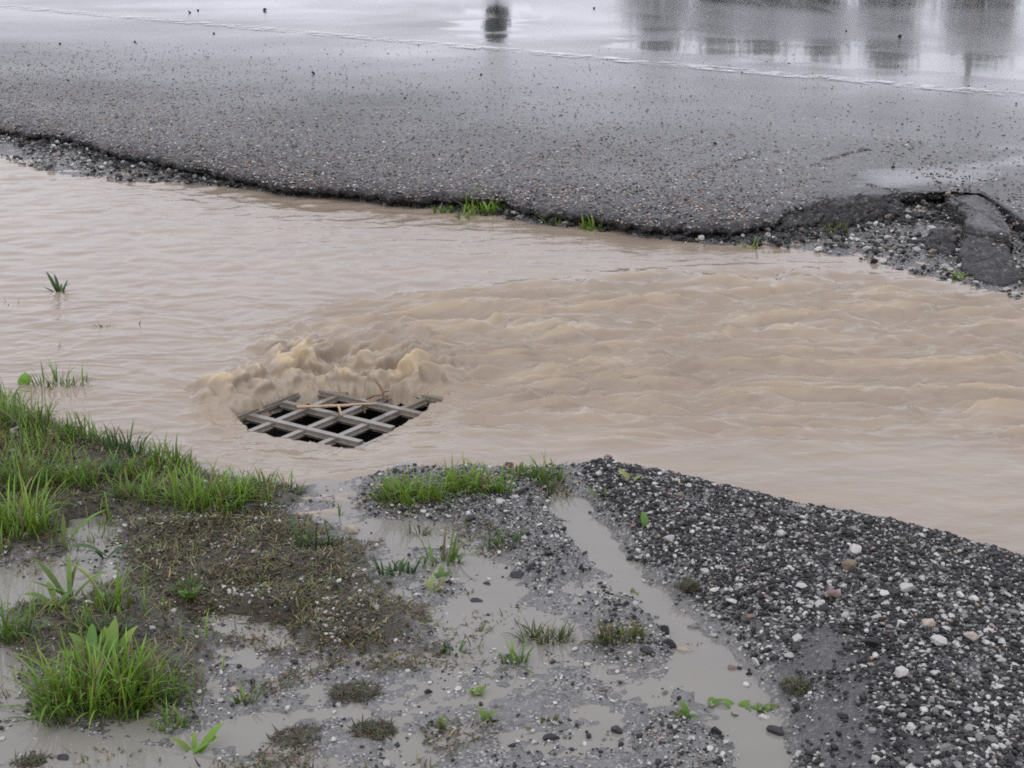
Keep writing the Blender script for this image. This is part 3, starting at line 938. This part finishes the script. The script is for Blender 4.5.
bm = bmesh.new()
w = 0.036
for (a, b, c, d) in ((-HALF_A, HALF_A, -HALF_B, -HALF_B + w), (-HALF_A, HALF_A, HALF_B - w, HALF_B), (-HALF_A, -HALF_A + w, -HALF_B + w, HALF_B - w), (HALF_A - w, HALF_A, -HALF_B + w, HALF_B - w)):
    t_ = bar_mesh(a, b, c, d, 0.040, 0.016); me = bpy.data.meshes.new('t'); t_.to_mesh(me); t_.free(); bm.from_mesh(me); bpy.data.meshes.remove(me)
bm_obj('frame', bm, M_IRON, root)
PA, PB = 0.122, 0.149
for k in (-1, 0, 1):
    bm_obj('bar', bar_mesh(k * PA - 0.020, k * PA + 0.020, -HALF_B + w, HALF_B - w, 0.037, 0.016, 0.010), M_IRON, root)
for k in (-1, 0, 1):
    bm_obj('cross_bar', bar_mesh(-HALF_A + w, HALF_A - w, k * PB - 0.022, k * PB + 0.022, 0.041, 0.018, 0.011), M_IRON, root)

# shaft under the grate
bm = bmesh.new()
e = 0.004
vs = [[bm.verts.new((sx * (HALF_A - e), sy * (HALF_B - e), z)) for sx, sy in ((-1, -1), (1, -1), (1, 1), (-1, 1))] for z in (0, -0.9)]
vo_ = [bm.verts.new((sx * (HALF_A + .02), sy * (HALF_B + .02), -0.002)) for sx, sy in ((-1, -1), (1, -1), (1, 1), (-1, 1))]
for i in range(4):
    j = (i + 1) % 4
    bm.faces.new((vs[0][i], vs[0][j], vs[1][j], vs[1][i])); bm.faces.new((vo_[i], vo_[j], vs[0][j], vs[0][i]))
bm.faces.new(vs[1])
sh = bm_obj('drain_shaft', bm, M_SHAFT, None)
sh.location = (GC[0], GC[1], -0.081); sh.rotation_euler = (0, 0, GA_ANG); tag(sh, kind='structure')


def tube(name, pts, rad, mat, parent=None, seg=8):
    V, f = [], []
    pts = [np.array(p, float) for p in pts]
    for i, p in enumerate(pts):
        d = pts[min(i + 1, len(pts) - 1)] - pts[max(i - 1, 0)]; d /= np.linalg.norm(d)
        a = np.cross(d, (0, 0, 1)); a = a / (np.linalg.norm(a) + 1e-9) if np.linalg.norm(a) > 1e-3 else np.array([1, 0, 0]); b = np.cross(d, a)
        r_ = rad[i] if hasattr(rad, '__len__') else rad
        for k in range(seg):
            t_ = 6.2832 * k / seg; V.append(p + r_ * (math.cos(t_) * a + math.sin(t_) * b))
    for i in range(len(pts) - 1):
        for k in range(seg):
            f.append((i * seg + k, i * seg + (k + 1) % seg, (i + 1) * seg + (k + 1) % seg, (i + 1) * seg + k))
    return mesh_np(name, V, f, mat, parent)


def wig(p0, p1, n, amp, seed):
    r = np.random.default_rng(seed); p0, p1 = np.array(p0), np.array(p1)
    return [p0 + (p1 - p0) * k / (n - 1) + amp * r.normal(size=3) * (0 < k < n - 1) for k in range(n)]


zt = -0.028
tw = empty('twig', G(335, 406, zt)); tag(tw, 'long pale peeled twig lying across the middle of the drain grate', 'twig')
o = tube('stem', wig(np.array(G(297, 407, zt)) - tw.location, np.array(G(377, 403.5, zt + .006)) - tw.location, 8, .0015, 3), [.006, .0055, .005, .005, .0048, .0045, .004, .003], M_TWIG, tw)
o = tube('side_shoot', wig(np.array(G(338, 405, zt)) - tw.location, np.array(G(342, 416, zt + .004)) - tw.location, 4, .001, 4), [.004, .004, .0035, .003], M_TWIG, tw)
tw2 = empty('twig', G(380, 396, zt)); tag(tw2, 'dark reddish twig with shredded leaves caught on the right half of the grate', 'twig')
tube('stem', wig(np.array(G(366, 399, zt)) - tw2.location, np.array(G(389, 391, zt + .03)) - tw2.location, 6, .003, 5), [.004, .004, .0035, .003, .003, .002], M_DEAD, tw2)
tube('side_shoot', wig(np.array(G(375, 380, zt + .05)) - tw2.location, np.array(G(387, 400, zt)) - tw2.location, 6, .003, 6), [.002, .003, .004, .004, .004, .003], M_DEAD, tw2)
tube('side_shoot', wig(np.array(G(362, 402, zt + .004)) - tw2.location, np.array(G(365, 413, zt - .03)) - tw2.location, 4, .002, 7), .003, M_DEAD, tw2)


# ------------------------------------------------------------------ grass and weeds
def blades(base, length, width, az, lean, curl, cols, fold=0.0, leafy=False, seg=6):
    """n curved strips -> V, F, C"""
    n = len(length); T = np.linspace(0, 1, seg + 1)
    ang = lean[:, None] + curl[:, None] * T[None, :] ** 1.4          # from the vertical
    ds = length[:, None] / seg
    hx = np.concatenate([np.zeros((n, 1)), np.cumsum(np.sin(ang[:, :-1]) * ds, 1)], 1)
    hz = np.concatenate([np.zeros((n, 1)), np.cumsum(np.cos(ang[:, :-1]) * ds, 1)], 1)
    px = base[:, 0:1] + hx * np.cos(az)[:, None]; py = base[:, 1:2] + hx * np.sin(az)[:, None]; pz = base[:, 2:3] + hz
    prof = (np.sin(np.pi * np.clip(T * 0.93 + 0.06, 0, 1)) ** 0.8) if leafy else (0.75 + 0.6 * T) * (1 - T ** 2.2) + 0.04
    hw = 0.5 * width[:, None] * prof[None, :]
    sx, sy = -np.sin(az)[:, None], np.cos(az)[:, None]
    L = np.stack([px + sx * hw, py + sy * hw, pz + fold * hw], 2); Rr = np.stack([px - sx * hw, py - sy * hw, pz + fold * hw], 2)
    M_ = np.stack([px, py, pz], 2)
    V = np.stack([L, M_, Rr], 2).reshape(n, -1, 3)                     # n,(seg+1)*3,3
    f = []
    for i in range(seg):
        for k in (0, 1): f.append((3 * i + k, 3 * i + k + 1, 3 * i + k + 4, 3 * i + k + 3))
    f = np.array(f); m = (seg + 1) * 3
    Fa = (f[None] + (np.arange(n) * m)[:, None, None]).reshape(-1, 4)
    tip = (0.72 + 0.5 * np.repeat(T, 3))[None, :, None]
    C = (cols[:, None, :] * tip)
    return V.reshape(-1, 3), Fa, C.reshape(-1, 3)


GREEN = {'bright': (.165, .275, .036), 'mid': (.13, .22, .037), 'dark': (.055, .115, .032), 'olive': (.085, .11, .028), 'yellow': (.22, .25, .07), 'lime': (.105, .20, .03)}


def gcol(kind, n, r, dead=0.06):
    c = np.array(GREEN[kind])[None] * (0.65 + 0.7 * r.random((n, 1))) * (1 + 0.25 * (r.random((n, 3)) - 0.5))
    q = r.random(n) < dead
    c[q] = np.array([.24, .19, .09]) * (0.5 + 0.7 * r.random((q.sum(), 1)))
    return c


def surf_z(x, y):
    g = ground_z(x, y)
    w_ = (y_near(x) - y < 0.0) & (y < y_far(x))
    return np.where(w_, np.maximum(g, -0.012), g)


def tuft(px, py, wpx, hpx, n, kind, label, seed, bw=0.0045, lean=0.85, name='grass_tuft', cat='grass tuft', deep=0.5, zz=ZN, curl=1.9, dead=0.1, spread=None, group=None, on='ground'):
    r = np.random.default_rng(seed)
    if n > 100 and px < 290: n = int(n * .72)
    x0, y0, _ = G(px, py, zz)
    dist = math.sqrt(x0 * x0 + y0 * y0 + CAMH ** 2); m = dist / F
    W, H = wpx * m, hpx * m
    a = r.random(n) * 6.283; rr = np.sqrt(r.random(n)) * 0.5
    bx = x0 + rr * np.cos(a) * W * 0.85; by = y0 + rr * np.sin(a) * W * 0.85 * deep
    bz = surf_z(bx, by) - 0.004
    az = r.random(n) * 6.283
    az = np.where(r.random(n) < 0.6, np.arctan2(by - y0, bx - x0) + r.normal(size=n) * 0.6, az)
    ln = H * (0.3 + 0.9 * r.random(n) ** 1.3) * 1.0
    base = np.stack([bx - x0, by - y0, bz], 1)
    z0 = float(np.median(bz)); base[:, 2] -= z0
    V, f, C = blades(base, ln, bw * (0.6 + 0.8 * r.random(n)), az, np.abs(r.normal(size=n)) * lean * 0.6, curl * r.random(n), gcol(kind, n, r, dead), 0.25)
    o = mesh_np(name, V, f, M_GRASS, col=C)
    o.location = (x0, y0, z0)
    return tag(o, label, cat, group)


TUFTS = [
    # px, py(base), width, height, blades, kind, label, extra
    (18, 428, 80, 40, 240, 'mid', 'dense grass tuft at the left edge, nearest to the flooded weeds', {}),
    (88, 440, 62, 30, 150, 'mid', 'grass tuft on the flood brink, second from the left edge', {}),
    (128, 452, 56, 32, 150, 'dark', 'dark rough tuft on the flood brink between two brighter tufts', {}),
    (172, 464, 60, 30, 150, 'mid', 'low tuft on the flood brink where the bank turns to the drain', {}),
    (205, 506, 88, 40, 330, 'bright', 'bright dense tuft growing at the back of the brown moss', {}),
    (252, 500, 44, 24, 110, 'bright', 'smaller bright tuft joined to the right side of the dense one behind the moss', {}),
    (140, 500, 56, 32, 130, 'mid', 'thin grass tuft left of the bright dense tuft behind the moss', {}),
    (20, 490, 74, 48, 230, 'mid', 'broad tuft at the left edge between flood brink and small puddle', {}),
    (72, 486, 60, 34, 150, 'mid', 'tuft just behind the small puddle among the grass', {}),
    (22, 535, 80, 60, 240, 'bright', 'tall bright tuft at the left edge beside the small puddle', {}),
    (118, 478, 44, 24, 90, 'dark', 'low dark tuft in the middle of the left grass', {}),
    (100, 640, 60, 30, 120, 'dark', 'dark green tuft right behind the big clump in the near left', {}),
    (98, 704, 134, 62, 520, 'bright', 'big bright green grass clump in the near left, largest of all', {'bw': .0055, 'lean': .7}),
    (150, 700, 80, 48, 150, 'mid', 'looser clump leaning right beside the big bright clump', {'lean': .8}),
    (8, 636, 52, 50, 120, 'mid', 'tuft cut by the left edge above the mud puddle', {}),
    (318, 546, 52, 30, 46, 'dark', 'dark splayed tuft on the right edge of the moss', {'bw': .006, 'lean': 1.3, 'curl': 1.1}),
    (412, 500, 78, 32, 260, 'bright', 'long bright tuft on the left part of the gravel island', {}),
    (466, 490, 70, 32, 190, 'bright', 'tuft on the right part of the gravel island, joined to the long bright one', {}),
    (498, 492, 30, 26, 40, 'mid', 'short upright tuft at the right end of the gravel island', {'bw': .006}),
    (545, 478, 44, 28, 110, 'mid', 'grass tuft at the tip of the gravel mound by the flood', {}),
    (520, 474, 34, 14, 50, 'mid', 'thin low grass between gravel island and mound tip', {}),
    (556, 487, 40, 16, 50, 'olive', 'olive sprouts in front of the tuft at the mound tip', {}),
    (442, 556, 48, 36, 26, 'mid', 'few long blades standing in the pool below the gravel island', {'bw': .007, 'lean': 1.0}),
    (398, 568, 42, 24, 45, 'dark', 'dark small tuft between the moss and the pool', {'bw': .006, 'lean': 1.0}),
    (503, 542, 46, 18, 60, 'dark', 'small dark tuft on the fine gravel under the island', {}),
    (418, 528, 26, 14, 16, 'olive', 'tiny tuft in the mud left of the long blades', {}),
    (545, 634, 62, 26, 130, 'olive', 'silty grass patch in the middle of the mud flat, left of the flattened one', {'dead': .25}),
    (470, 520, 12, 12, 6, 'yellow', 'little sprout right below the long tuft on the island', {}),
    (515, 660, 30, 28, 26, 'mid', 'upright tuft at the lower left foot of the silty grass patch', {'bw': .005}),
    (620, 640, 68, 22, 120, 'olive', 'flattened yellowish grass patch beside the channel', {'dead': .35, 'lean': 1.3, 'bw': .006}),
    (455, 648, 44, 18, 26, 'dark', 'low dark sprig in the mud left of the silty grass patch', {'bw': .007}),
    (477, 640, 16, 26, 4, 'mid', 'two thin blades standing beside the low dark sprig', {}),
    (552, 720, 26, 12, 18, 'olive', 'tiny olive tuft in the mud at the bottom middle', {}),
    (470, 588, 14, 20, 4, 'olive', 'two thin blades sticking out of the pool beside the low dark stone', {'lean': .2}),
    (338, 508, 10, 24, 4, 'mid', 'single upright shoot in the gap between grass and gravel island', {'lean': .2}),
    (290, 486, 34, 18, 34, 'mid', 'small weedy tuft on the flood brink above the splayed tuft', {}),
    (265, 482, 26, 22, 22, 'mid', 'sprig of grass on the flood brink right of the bright tufts', {}),
    (110, 612, 44, 60, 22, 'bright', 'sparse tall blades right of the broad leaved weeds', {'bw': .007, 'lean': .5}),
    (190, 592, 30, 16, 50, 'lime', 'light green rosette on the lower left of the moss', {'lean': 1.3}),
    (60, 378, 62, 26, 90, 'mid', 'thin half drowned grass in the flood at the left', {}),
    (12, 392, 30, 26, 40, 'mid', 'drowned sprouts at the left edge in front of the half drowned grass', {}),
    (107, 321, 22, 12, 14, 'dark', 'pair of small drowned shoots in the flood right of the dark weed', {}),
    (135, 318, 14, 9, 6, 'olive', 'tiny shoot in the flood farthest right from the dark weed', {}),
    (14, 298, 30, 9, 14, 'dark', 'dark drowned shoots in the flood at the left edge', {}),
    (57, 340, 10, 8, 7, 'dark', 'tiny dark sprout in the flood between the dark weed and the half drowned grass', {}),
    (170, 724, 40, 30, 40, 'mid', 'short tuft at the right foot of the big bright clump', {}),
    (60, 716, 60, 40, 60, 'mid', 'splayed blades at the left foot of the big bright clump', {'lean': 1.1}),
    (120, 756, 90, 12, 60, 'olive', 'low olive grass in the puddle at the bottom left', {'lean': 1.3}),
    (700, 640, 30, 10, 12, 'olive', 'faint olive sprout at the foot of the mound across the channel', {}),
    (245, 700, 26, 22, 22, 'mid', 'small green sprig in the mud below the pale pink pebble', {'bw': .007}),
]
for i, (px, py, w_, h_, n_, k_, lab, ex) in enumerate(TUFTS): tuft(px, py, w_, h_, n_, k_, lab, 500 + i, **ex)
for i, (px, py, w_, h_, n_, k_, lab) in enumerate([
        (486, 208, 58, 13, 110, 'bright', 'widest green tuft at the foot of the road edge across the flood'), (444, 209, 24, 8, 26, 'mid', 'small tuft at the foot of the road edge, leftmost of the row'),
        (466, 214, 24, 8, 26, 'mid', 'small tuft at the waterline in front of the widest one across the flood'), (560, 220, 40, 10, 60, 'bright', 'flat bright tuft across the flood, second widest'),
        (592, 226, 26, 12, 30, 'bright', 'upright bright tuft across the flood right of the second widest'), (652, 232, 16, 8, 14, 'mid', 'tiny tuft across the flood left of the lone leafy sprout'),
        (750, 245, 14, 12, 16, 'bright', 'lone leafy sprout at the waterline under the washed out bite'), (836, 232, 30, 11, 24, 'olive', 'olive sprout growing among the rubble of the washed out bite'),
        (312, 190, 30, 6, 30, 'olive', 'faint olive grass at the waterline below the left road edge'), (958, 276, 10, 9, 9, 'bright', 'bright sprout at the waterline under the sunken chunk'), (262, 178, 30, 6, 24, 'olive', 'faint olive grass under the road lip on the far left')]):
    tuft(px, py - 1, w_, h_ * 1.5, int(n_ * 1.6), k_, lab, 700 + i, bw=.010, zz=.02, lean=1.1, deep=.8)


def weed(px, py, leaves, kind, label, seed, zz=ZN, lw=0.25, name='weed'):
    """leaves: list of (length px, azimuth deg, lean, curl)"""
    r = np.random.default_rng(seed)
    x0, y0, _ = G(px, py, zz)
    z0 = float(surf_z(np.array([x0]), np.array([y0]))[0]) - 0.003
    m = math.sqrt(x0 * x0 + y0 * y0 + CAMH ** 2) / F
    root = empty(name, (x0, y0, z0)); tag(root, label, 'weed')
    for L, a, le, cu in leaves:
        ln = np.array([L * m]); b = np.array([[r.normal() * .006, r.normal() * .006, 0]])
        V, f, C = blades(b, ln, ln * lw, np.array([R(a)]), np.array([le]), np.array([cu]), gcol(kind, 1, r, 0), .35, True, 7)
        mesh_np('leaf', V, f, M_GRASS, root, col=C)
    return root


def rosette(n, L, r0, lean=0.9, curl=0.7):
    r = np.random.default_rng(r0)
    return [(L * (0.6 + 0.6 * r.random()), 360 * k / n + 30 * r.random(), lean * (0.6 + 0.6 * r.random()), curl * r.random()) for k in range(n)]


weed(60, 292, [(27, 150, .5, .2), (22, 140, .2, .3), (20, 20, .8, .3), (18, 170, 1.0, .3), (17, 60, .5, .3), (14, 330, 1.0, .2), (16, 100, .9, .3), (15, 0, .4, .3), (14, 190, .6, .3)], 'dark', 'dark leafy weed standing in the flood at the left', 801, 0.0, .17)
weed(70, 600, [(64, 140, .8, .7), (50, 100, .4, .7), (48, 40, .8, .9), (46, 170, 1.0, .5), (40, 10, .6, .9), (44, 70, .3, .8), (36, 200, .7, 1.0)], 'mid', 'long leaved weed leaning left beside the small puddle', 802, lw=.10)
weed(56, 610, [(40, 160, 1.0, 1.1), (34, 120, .7, 1.2), (30, 60, .9, 1.2), (28, 210, 1.0, .8), (26, 20, 1.1, .6), (24, 300, 1.0, .8)], 'mid', 'broad leaved weed with drooping leaves at the left puddle', 803, lw=.2)
weed(63, 545, [(56, 20, .6, .8), (34, 100, .3, .3), (26, 260, 1.1, .4)], 'mid', 'weed with one long bent blade over the small puddle', 804, lw=.13)
weed(190, 600, rosette(9, 18, 5), 'lime', 'bright little leaf rosette below the light green rosette on the moss', 805, lw=.45)
weed(192, 750, [(42, 50, .8, .5), (36, 20, 1.0, .3), (30, 150, 1.0, .4), (22, 90, .4, .5)], 'bright', 'light green weed with long leaves at the bottom edge right of the big clump', 806, lw=.24)
weed(738, 706, rosette(12, 19, 8, 1.1, .5), 'lime', 'low bright leafy weed beside the channel, widest of its kind', 807, lw=.55)
weed(712, 702, rosette(6, 16, 9, 1.0, .5), 'lime', 'light green weed at the left side of the widest leafy weed', 808, lw=.5)
weed(762, 706, rosette(8, 15, 10, 1.1, .5), 'bright', 'green weed at the right side of the widest leafy weed by the white stone', 809, lw=.5)
weed(683, 722, rosette(6, 17, 12, .9, .5), 'lime', 'yellow green sprout at the edge of the fine gravel patch', 810, lw=.5)
weed(630, 588, [(14, 170, .9, .4), (13, 20, .9, .4), (11, 90, .5, .3), (10, 270, 1.0, .3)], 'lime', 'tiny four leaved sprout standing in the narrow channel', 811, lw=.5)
weed(487, 718, rosette(6, 15, 14, .8, .5), 'mid', 'small leafy sprout alone in the lower middle mud', 812, lw=.5)
weed(478, 690, rosette(6, 13, 15, 1.0, .5), 'bright', 'small leafy sprout behind the one in the lower middle mud', 813, lw=.5)
weed(440, 722, rosette(6, 15, 16, .9, .5), 'mid', 'small leafy sprout at the left of the lower middle mud', 814, lw=.4)
weed(632, 494, [(20, 150, .9, .2), (18, 165, .7, .3), (16, 30, 1.1, .2)], 'yellow', 'yellow green torn leaves on the upper left of the mound', 815, lw=.3)
weed(603, 500, [(18, 160, .9, .3), (15, 40, 1.0, .3), (12, 100, .6, .3)], 'lime', 'light green leaves at the foot of the mound tip by the channel', 816, lw=.35)
weed(645, 535, [(18, 110, .4, .4), (13, 80, .6, .3)], 'lime', 'pair of light green leaves standing on the left slope of the mound', 817, lw=.45)
weed(432, 588, [(22, 40, .9, .5), (20, 80, .5, .5), (18, 0, 1.1, .3), (16, 120, .7, .3)], 'yellow', 'pale yellow bent leaves at the left of the pool', 818, lw=.22)
weed(442, 572, [(16, 270, .8, .9), (15, 100, .3, .5), (14, 40, .7, .5), (14, 160, .8, .5)], 'lime', 'lime leaved weed at the foot of the long blades in the pool', 819, lw=.4)
weed(262, 590, rosette(5, 10, 20, 1.2, .4), 'mid', 'small green rosette in the middle of the moss', 820, lw=.5)
weed(25, 385, [(16, 90, .2, .3), (14, 60, .6, .3), (14, 130, .6, .4)], 'bright', 'pair of round bright leaves above the drowned sprouts at the left edge', 821, 0.0, .7)
weed(92, 668, [(44, 100, .4, 1.1), (42, 60, .6, 1.0), (40, 140, .6, 1.0), (36, 20, .8, .9), (36, 180, .8, .9), (34, 270, .6, 1.1), (30, 310, .8, .9), (26, 240, .9, .6), (28, 340, 1.0, .6)], 'lime', 'light green broad leaves in the heart of the big bright clump', 823, lw=.24)
weed(116, 664, [(44, 80, .3, .5), (40, 40, .6, .5), (36, 120, .5, .5), (30, 280, .7, .8)], 'bright', 'broad leaves right beside the lightest ones in the big bright clump', 824, lw=.3)
weed(105, 552, [(44, 200, .8, 1.0), (34, 250, .6, 1.2), (26, 30, 1.0, .4)], 'dark', 'dark drooping dock weed on the right brink of the small puddle', 822, lw=.22)


# thin grass between the tufts
def a_lawn(x, y):
    g = sstep(0.03, -0.05, sdf(REG['grass'], x, y)) * sstep(-0.45, 0.35, fbm(x * 5 + 8, y * 5, 3))
    b = 0.7 * sstep(0.06, -0.05, sdf(REG['bank4'], x, y)) * sstep(-0.3, 0.5, fbm(x * 6 + 3, y * 6, 3))
    return np.maximum(g, b)


x, y, r = scatter(34000, (-2.7, 0.0, 2.1, 4.7), a_lawn, 61)
n = len(x)
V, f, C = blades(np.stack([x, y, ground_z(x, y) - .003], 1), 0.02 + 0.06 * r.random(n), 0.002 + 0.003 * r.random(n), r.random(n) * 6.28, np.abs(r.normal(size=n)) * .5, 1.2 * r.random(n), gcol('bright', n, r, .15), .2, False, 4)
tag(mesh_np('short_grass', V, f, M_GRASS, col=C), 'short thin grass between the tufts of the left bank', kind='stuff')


# moss and dead stalks on the humus
def a_lit(x, y):
    a = sstep(0.06, -0.05, sdf(REG['moss'], x, y)) * (0.35 + 0.65 * sstep(-0.3, 0.4, fbm(x * 8, y * 8 + 2, 3)))
    b = 0.4 * sstep(0.05, -0.05, sdf(REG['bank4'], x, y)) + 0.5 * sstep(0.04, -0.04, sdf(REG['grass'], x, y))
    c = 0.5 * sstep(0.25, 0.5, fbm(x * 5 + 12, y * 5 + 2, 3)) * sstep(0.1, -0.2, x) * (y < y_near(x) - .08)
    return np.clip(np.maximum(np.maximum(a, b), c), 0, 1)


x, y, r = scatter(170000, (-1.6, 0.2, 2.35, 4.5), a_lit, 62)
n = len(x)
c = np.where(r.random((n, 1)) < 0.42, np.array([[.085, .10, .025]]), np.array([[.075, .05, .028]])) * (0.4 + 1.2 * r.random((n, 1)))
q = r.random(n) < .06
c[q] = [.26, .20, .11]
V, f, C = blades(np.stack([x, y, ground_z(x, y) + .004 * r.random(n)], 1), 0.006 + 0.03 * r.random(n) ** 2.5, 0.0016 + 0.003 * r.random(n), r.random(n) * 6.28, 1.0 + .6 * r.random(n), .8 * r.normal(size=n), c, .1, False, 4)
tag(mesh_np('moss', V, f, M_LITTER, col=C), 'brown moss and dead stalks matted over the near left bank', kind='stuff')
for i, (px, py, w_, lab) in enumerate([(690, 592, 30, 'brown mossy sod at the foot of the mound by the channel'), (258, 512, 40, 'dark root clod below the smaller bright tuft'), (30, 760, 40, 'sod of dead stalks at the bottom left corner'),
                                       (800, 695, 40, 'green brown mossy sod right of the leafy weeds'), (355, 690, 50, 'brown sod of dead stalks on the mud below the moss'), (300, 735, 60, 'long sod of dead stalks near the bottom edge'), (372, 728, 46, 'brown sod between two small pools near the bottom edge')]):
    r = np.random.default_rng(900 + i); n = 420
    x0, y0, _ = G(px, py, ZN); m = math.sqrt(x0 * x0 + y0 * y0 + CAMH ** 2) / F * w_ * .5
    a = r.random(n) * 6.28; q = np.sqrt(r.random(n))
    bx, by = q * np.cos(a) * m, q * np.sin(a) * m * .8
    z0 = float(ground_z(np.array([x0]), np.array([y0]))[0])
    c = np.where(r.random((n, 1)) < .35, np.array([[.05, .065, .018]]), np.array([[.06, .042, .026]])) * (.4 + 1.1 * r.random((n, 1)))
    V, f, C = blades(np.stack([bx, by, .007 * (1 - q) + .003 * r.random(n)], 1), .006 + .02 * r.random(n) ** 2, .0015 + .0025 * r.random(n), r.random(n) * 6.28, 1.15 + .4 * r.random(n), .8 * r.normal(size=n), c, .1, False, 4)
    o = mesh_np('sod', V, f, M_LITTER, col=C); o.location = (x0, y0, z0); tag(o, lab, 'sod')


# ------------------------------------------------------------------ what stands beyond the road and mirrors in it
def tree(az_px, dist, h, cw, clo, label, seed, nleaf=2600, col='dark'):
    r = np.random.default_rng(seed)
    d = np.array([(az_px - 512) / F * dist, dist])
    root = empty('tree', (d[0], d[1], 0.02)); tag(root, label, 'tree', 'trees beyond the road')
    tube('trunk', [(0, 0, -0.1), (0.03, 0, h * .3), (0, .04, h * .6), (0.02, 0, h * .92)], [h * .022, h * .018, h * .012, h * .004], M_BARK, root)
    lim = []
    cl = []
    for k in range(26):
        a = r.random() * 6.28; zc = clo + (h - clo) * (0.08 + .9 * r.random())
        q = cw * .5 * math.sin(math.pi * min(1, max(.08, (zc - clo) / (h - clo) * .85 + .12))) * (.25 + .75 * r.random())
        cl.append((q * math.cos(a), q * math.sin(a), zc, cw * .16 * (.6 + .8 * r.random())))
    cl = np.array(cl)
    i = r.integers(0, len(cl), nleaf)
    P = cl[i, :3] + r.normal(size=(nleaf, 3)) * cl[i, 3:4] * .7
    V, f, C = blades(P, .12 + .15 * r.random(nleaf), .09 + .06 * r.random(nleaf), r.random(nleaf) * 6.28, r.random(nleaf) * 2.4, r.normal(size=nleaf) * .5, gcol(col, nleaf, r, 0) * .6, .2, True, 3)
    mesh_np('crown', V, f, M_GRASS, root, col=C)


def top_h(dist, py): return dist * math.tan(PITCH - math.atan((384 - py) / F)) - CAMH


tree(497, 46, top_h(46, 58), 0.62, top_h(46, 8), 'slim young tree beyond the road mirrored alone in the wet asphalt', 1001, 4200)
for i, (px, py, cw, lab) in enumerate([
        (655, 55, 2.0, 'leftmost tree of the row mirrored in the wet road'), (712, 62, 2.2, 'second tree of the row mirrored in the wet road'), (765, 64, 2.3, 'middle tree of the row mirrored in the wet road'),
        (818, 60, 1.8, 'small tree just right of the middle of the mirrored row'), (885, 72, 2.3, 'tallest tree of the mirrored row'), (972, 76, 2.3, 'rightmost tree of the mirrored row')]):
    tree(px, 52, top_h(52, py), cw, 1.2, lab, 1010 + i, 4500)
pl = tube('utility_pole', [(0, 0, 0), (0, 0, 3), (0, 0, 6), (0.01, 0, top_h(50, 84))], [.14, .13, .12, .10], M_WOOD)
pl.location = ((962 - 512) / F * 50, 50, 0.0); tag(pl, 'grey wooden pole beyond the road mirrored between the last two trees', 'pole')

# ------------------------------------------------------------------ camera, light, world
cam = bpy.data.cameras.new('camera'); co = bpy.data.objects.new('camera', cam); COL.objects.link(co)
cam.sensor_width = 36; cam.lens = 36 * F / 1024; cam.clip_end = 3000; cam.clip_start = 0.05
co.location = (0, 0, CAMH); co.rotation_euler = (math.pi / 2 - PITCH, 0, 0)
scene.camera = co

SUN_EL, SUN_AZ = R(52), R(200)
w = bpy.data.worlds.new('World'); scene.world = w; w.use_nodes = True
nt = w.node_tree; bg = nt.nodes['Background']
sky = nt.nodes.new('ShaderNodeTexSky'); sky.sky_type = 'NISHITA'; sky.sun_disc = False
sky.sun_elevation = SUN_EL; sky.sun_rotation = SUN_AZ; sky.air_density = 1.6; sky.dust_density = 6.0; sky.ozone_density = 1.0
hs = nt.nodes.new('ShaderNodeHueSaturation'); hs.inputs['Saturation'].default_value = 0.22
nt.links.new(sky.outputs[0], hs.inputs['Color'])
# an even layer of cloud over the sky
tcw = nt.nodes.new('ShaderNodeTexCoord')
cn = noise(nt, tcw.outputs['Generated'], 2.6, 4, 0.5)
cloud = ramp(nt, cn, [(0.3, (6.0, 6.1, 6.95)), (0.7, (7.8, 7.9, 8.8))])
nt.links.new(mixc(nt, 0.85, hs.outputs[0], cloud), bg.inputs[0])
bg.inputs[1].default_value = 0.13
sl = bpy.data.lights.new('sun', 'SUN'); sl.energy = 0.6; sl.angle = R(100); sl.color = (1, .97, .93)
so = bpy.data.objects.new('sun', sl); COL.objects.link(so)
# sun_rotation is measured clockwise from +Y
sd = np.array([math.sin(SUN_AZ) * math.cos(SUN_EL), math.cos(SUN_AZ) * math.cos(SUN_EL), math.sin(SUN_EL)])
from mathutils import Vector
so.rotation_euler = Vector((-sd[0], -sd[1], -sd[2])).to_track_quat('-Z', 'Y').to_euler()

vs_ = scene.view_settings
vs_.view_transform = 'Standard'; vs_.look = 'None'; vs_.gamma = 1; vs_.use_curve_mapping = False
vs_.exposure = 0.28
scene.render.engine = 'CYCLES'
scene.cycles.max_bounces = 6
scene.cycles.use_denoising = False
scene.cycles.filter_width = 1.8
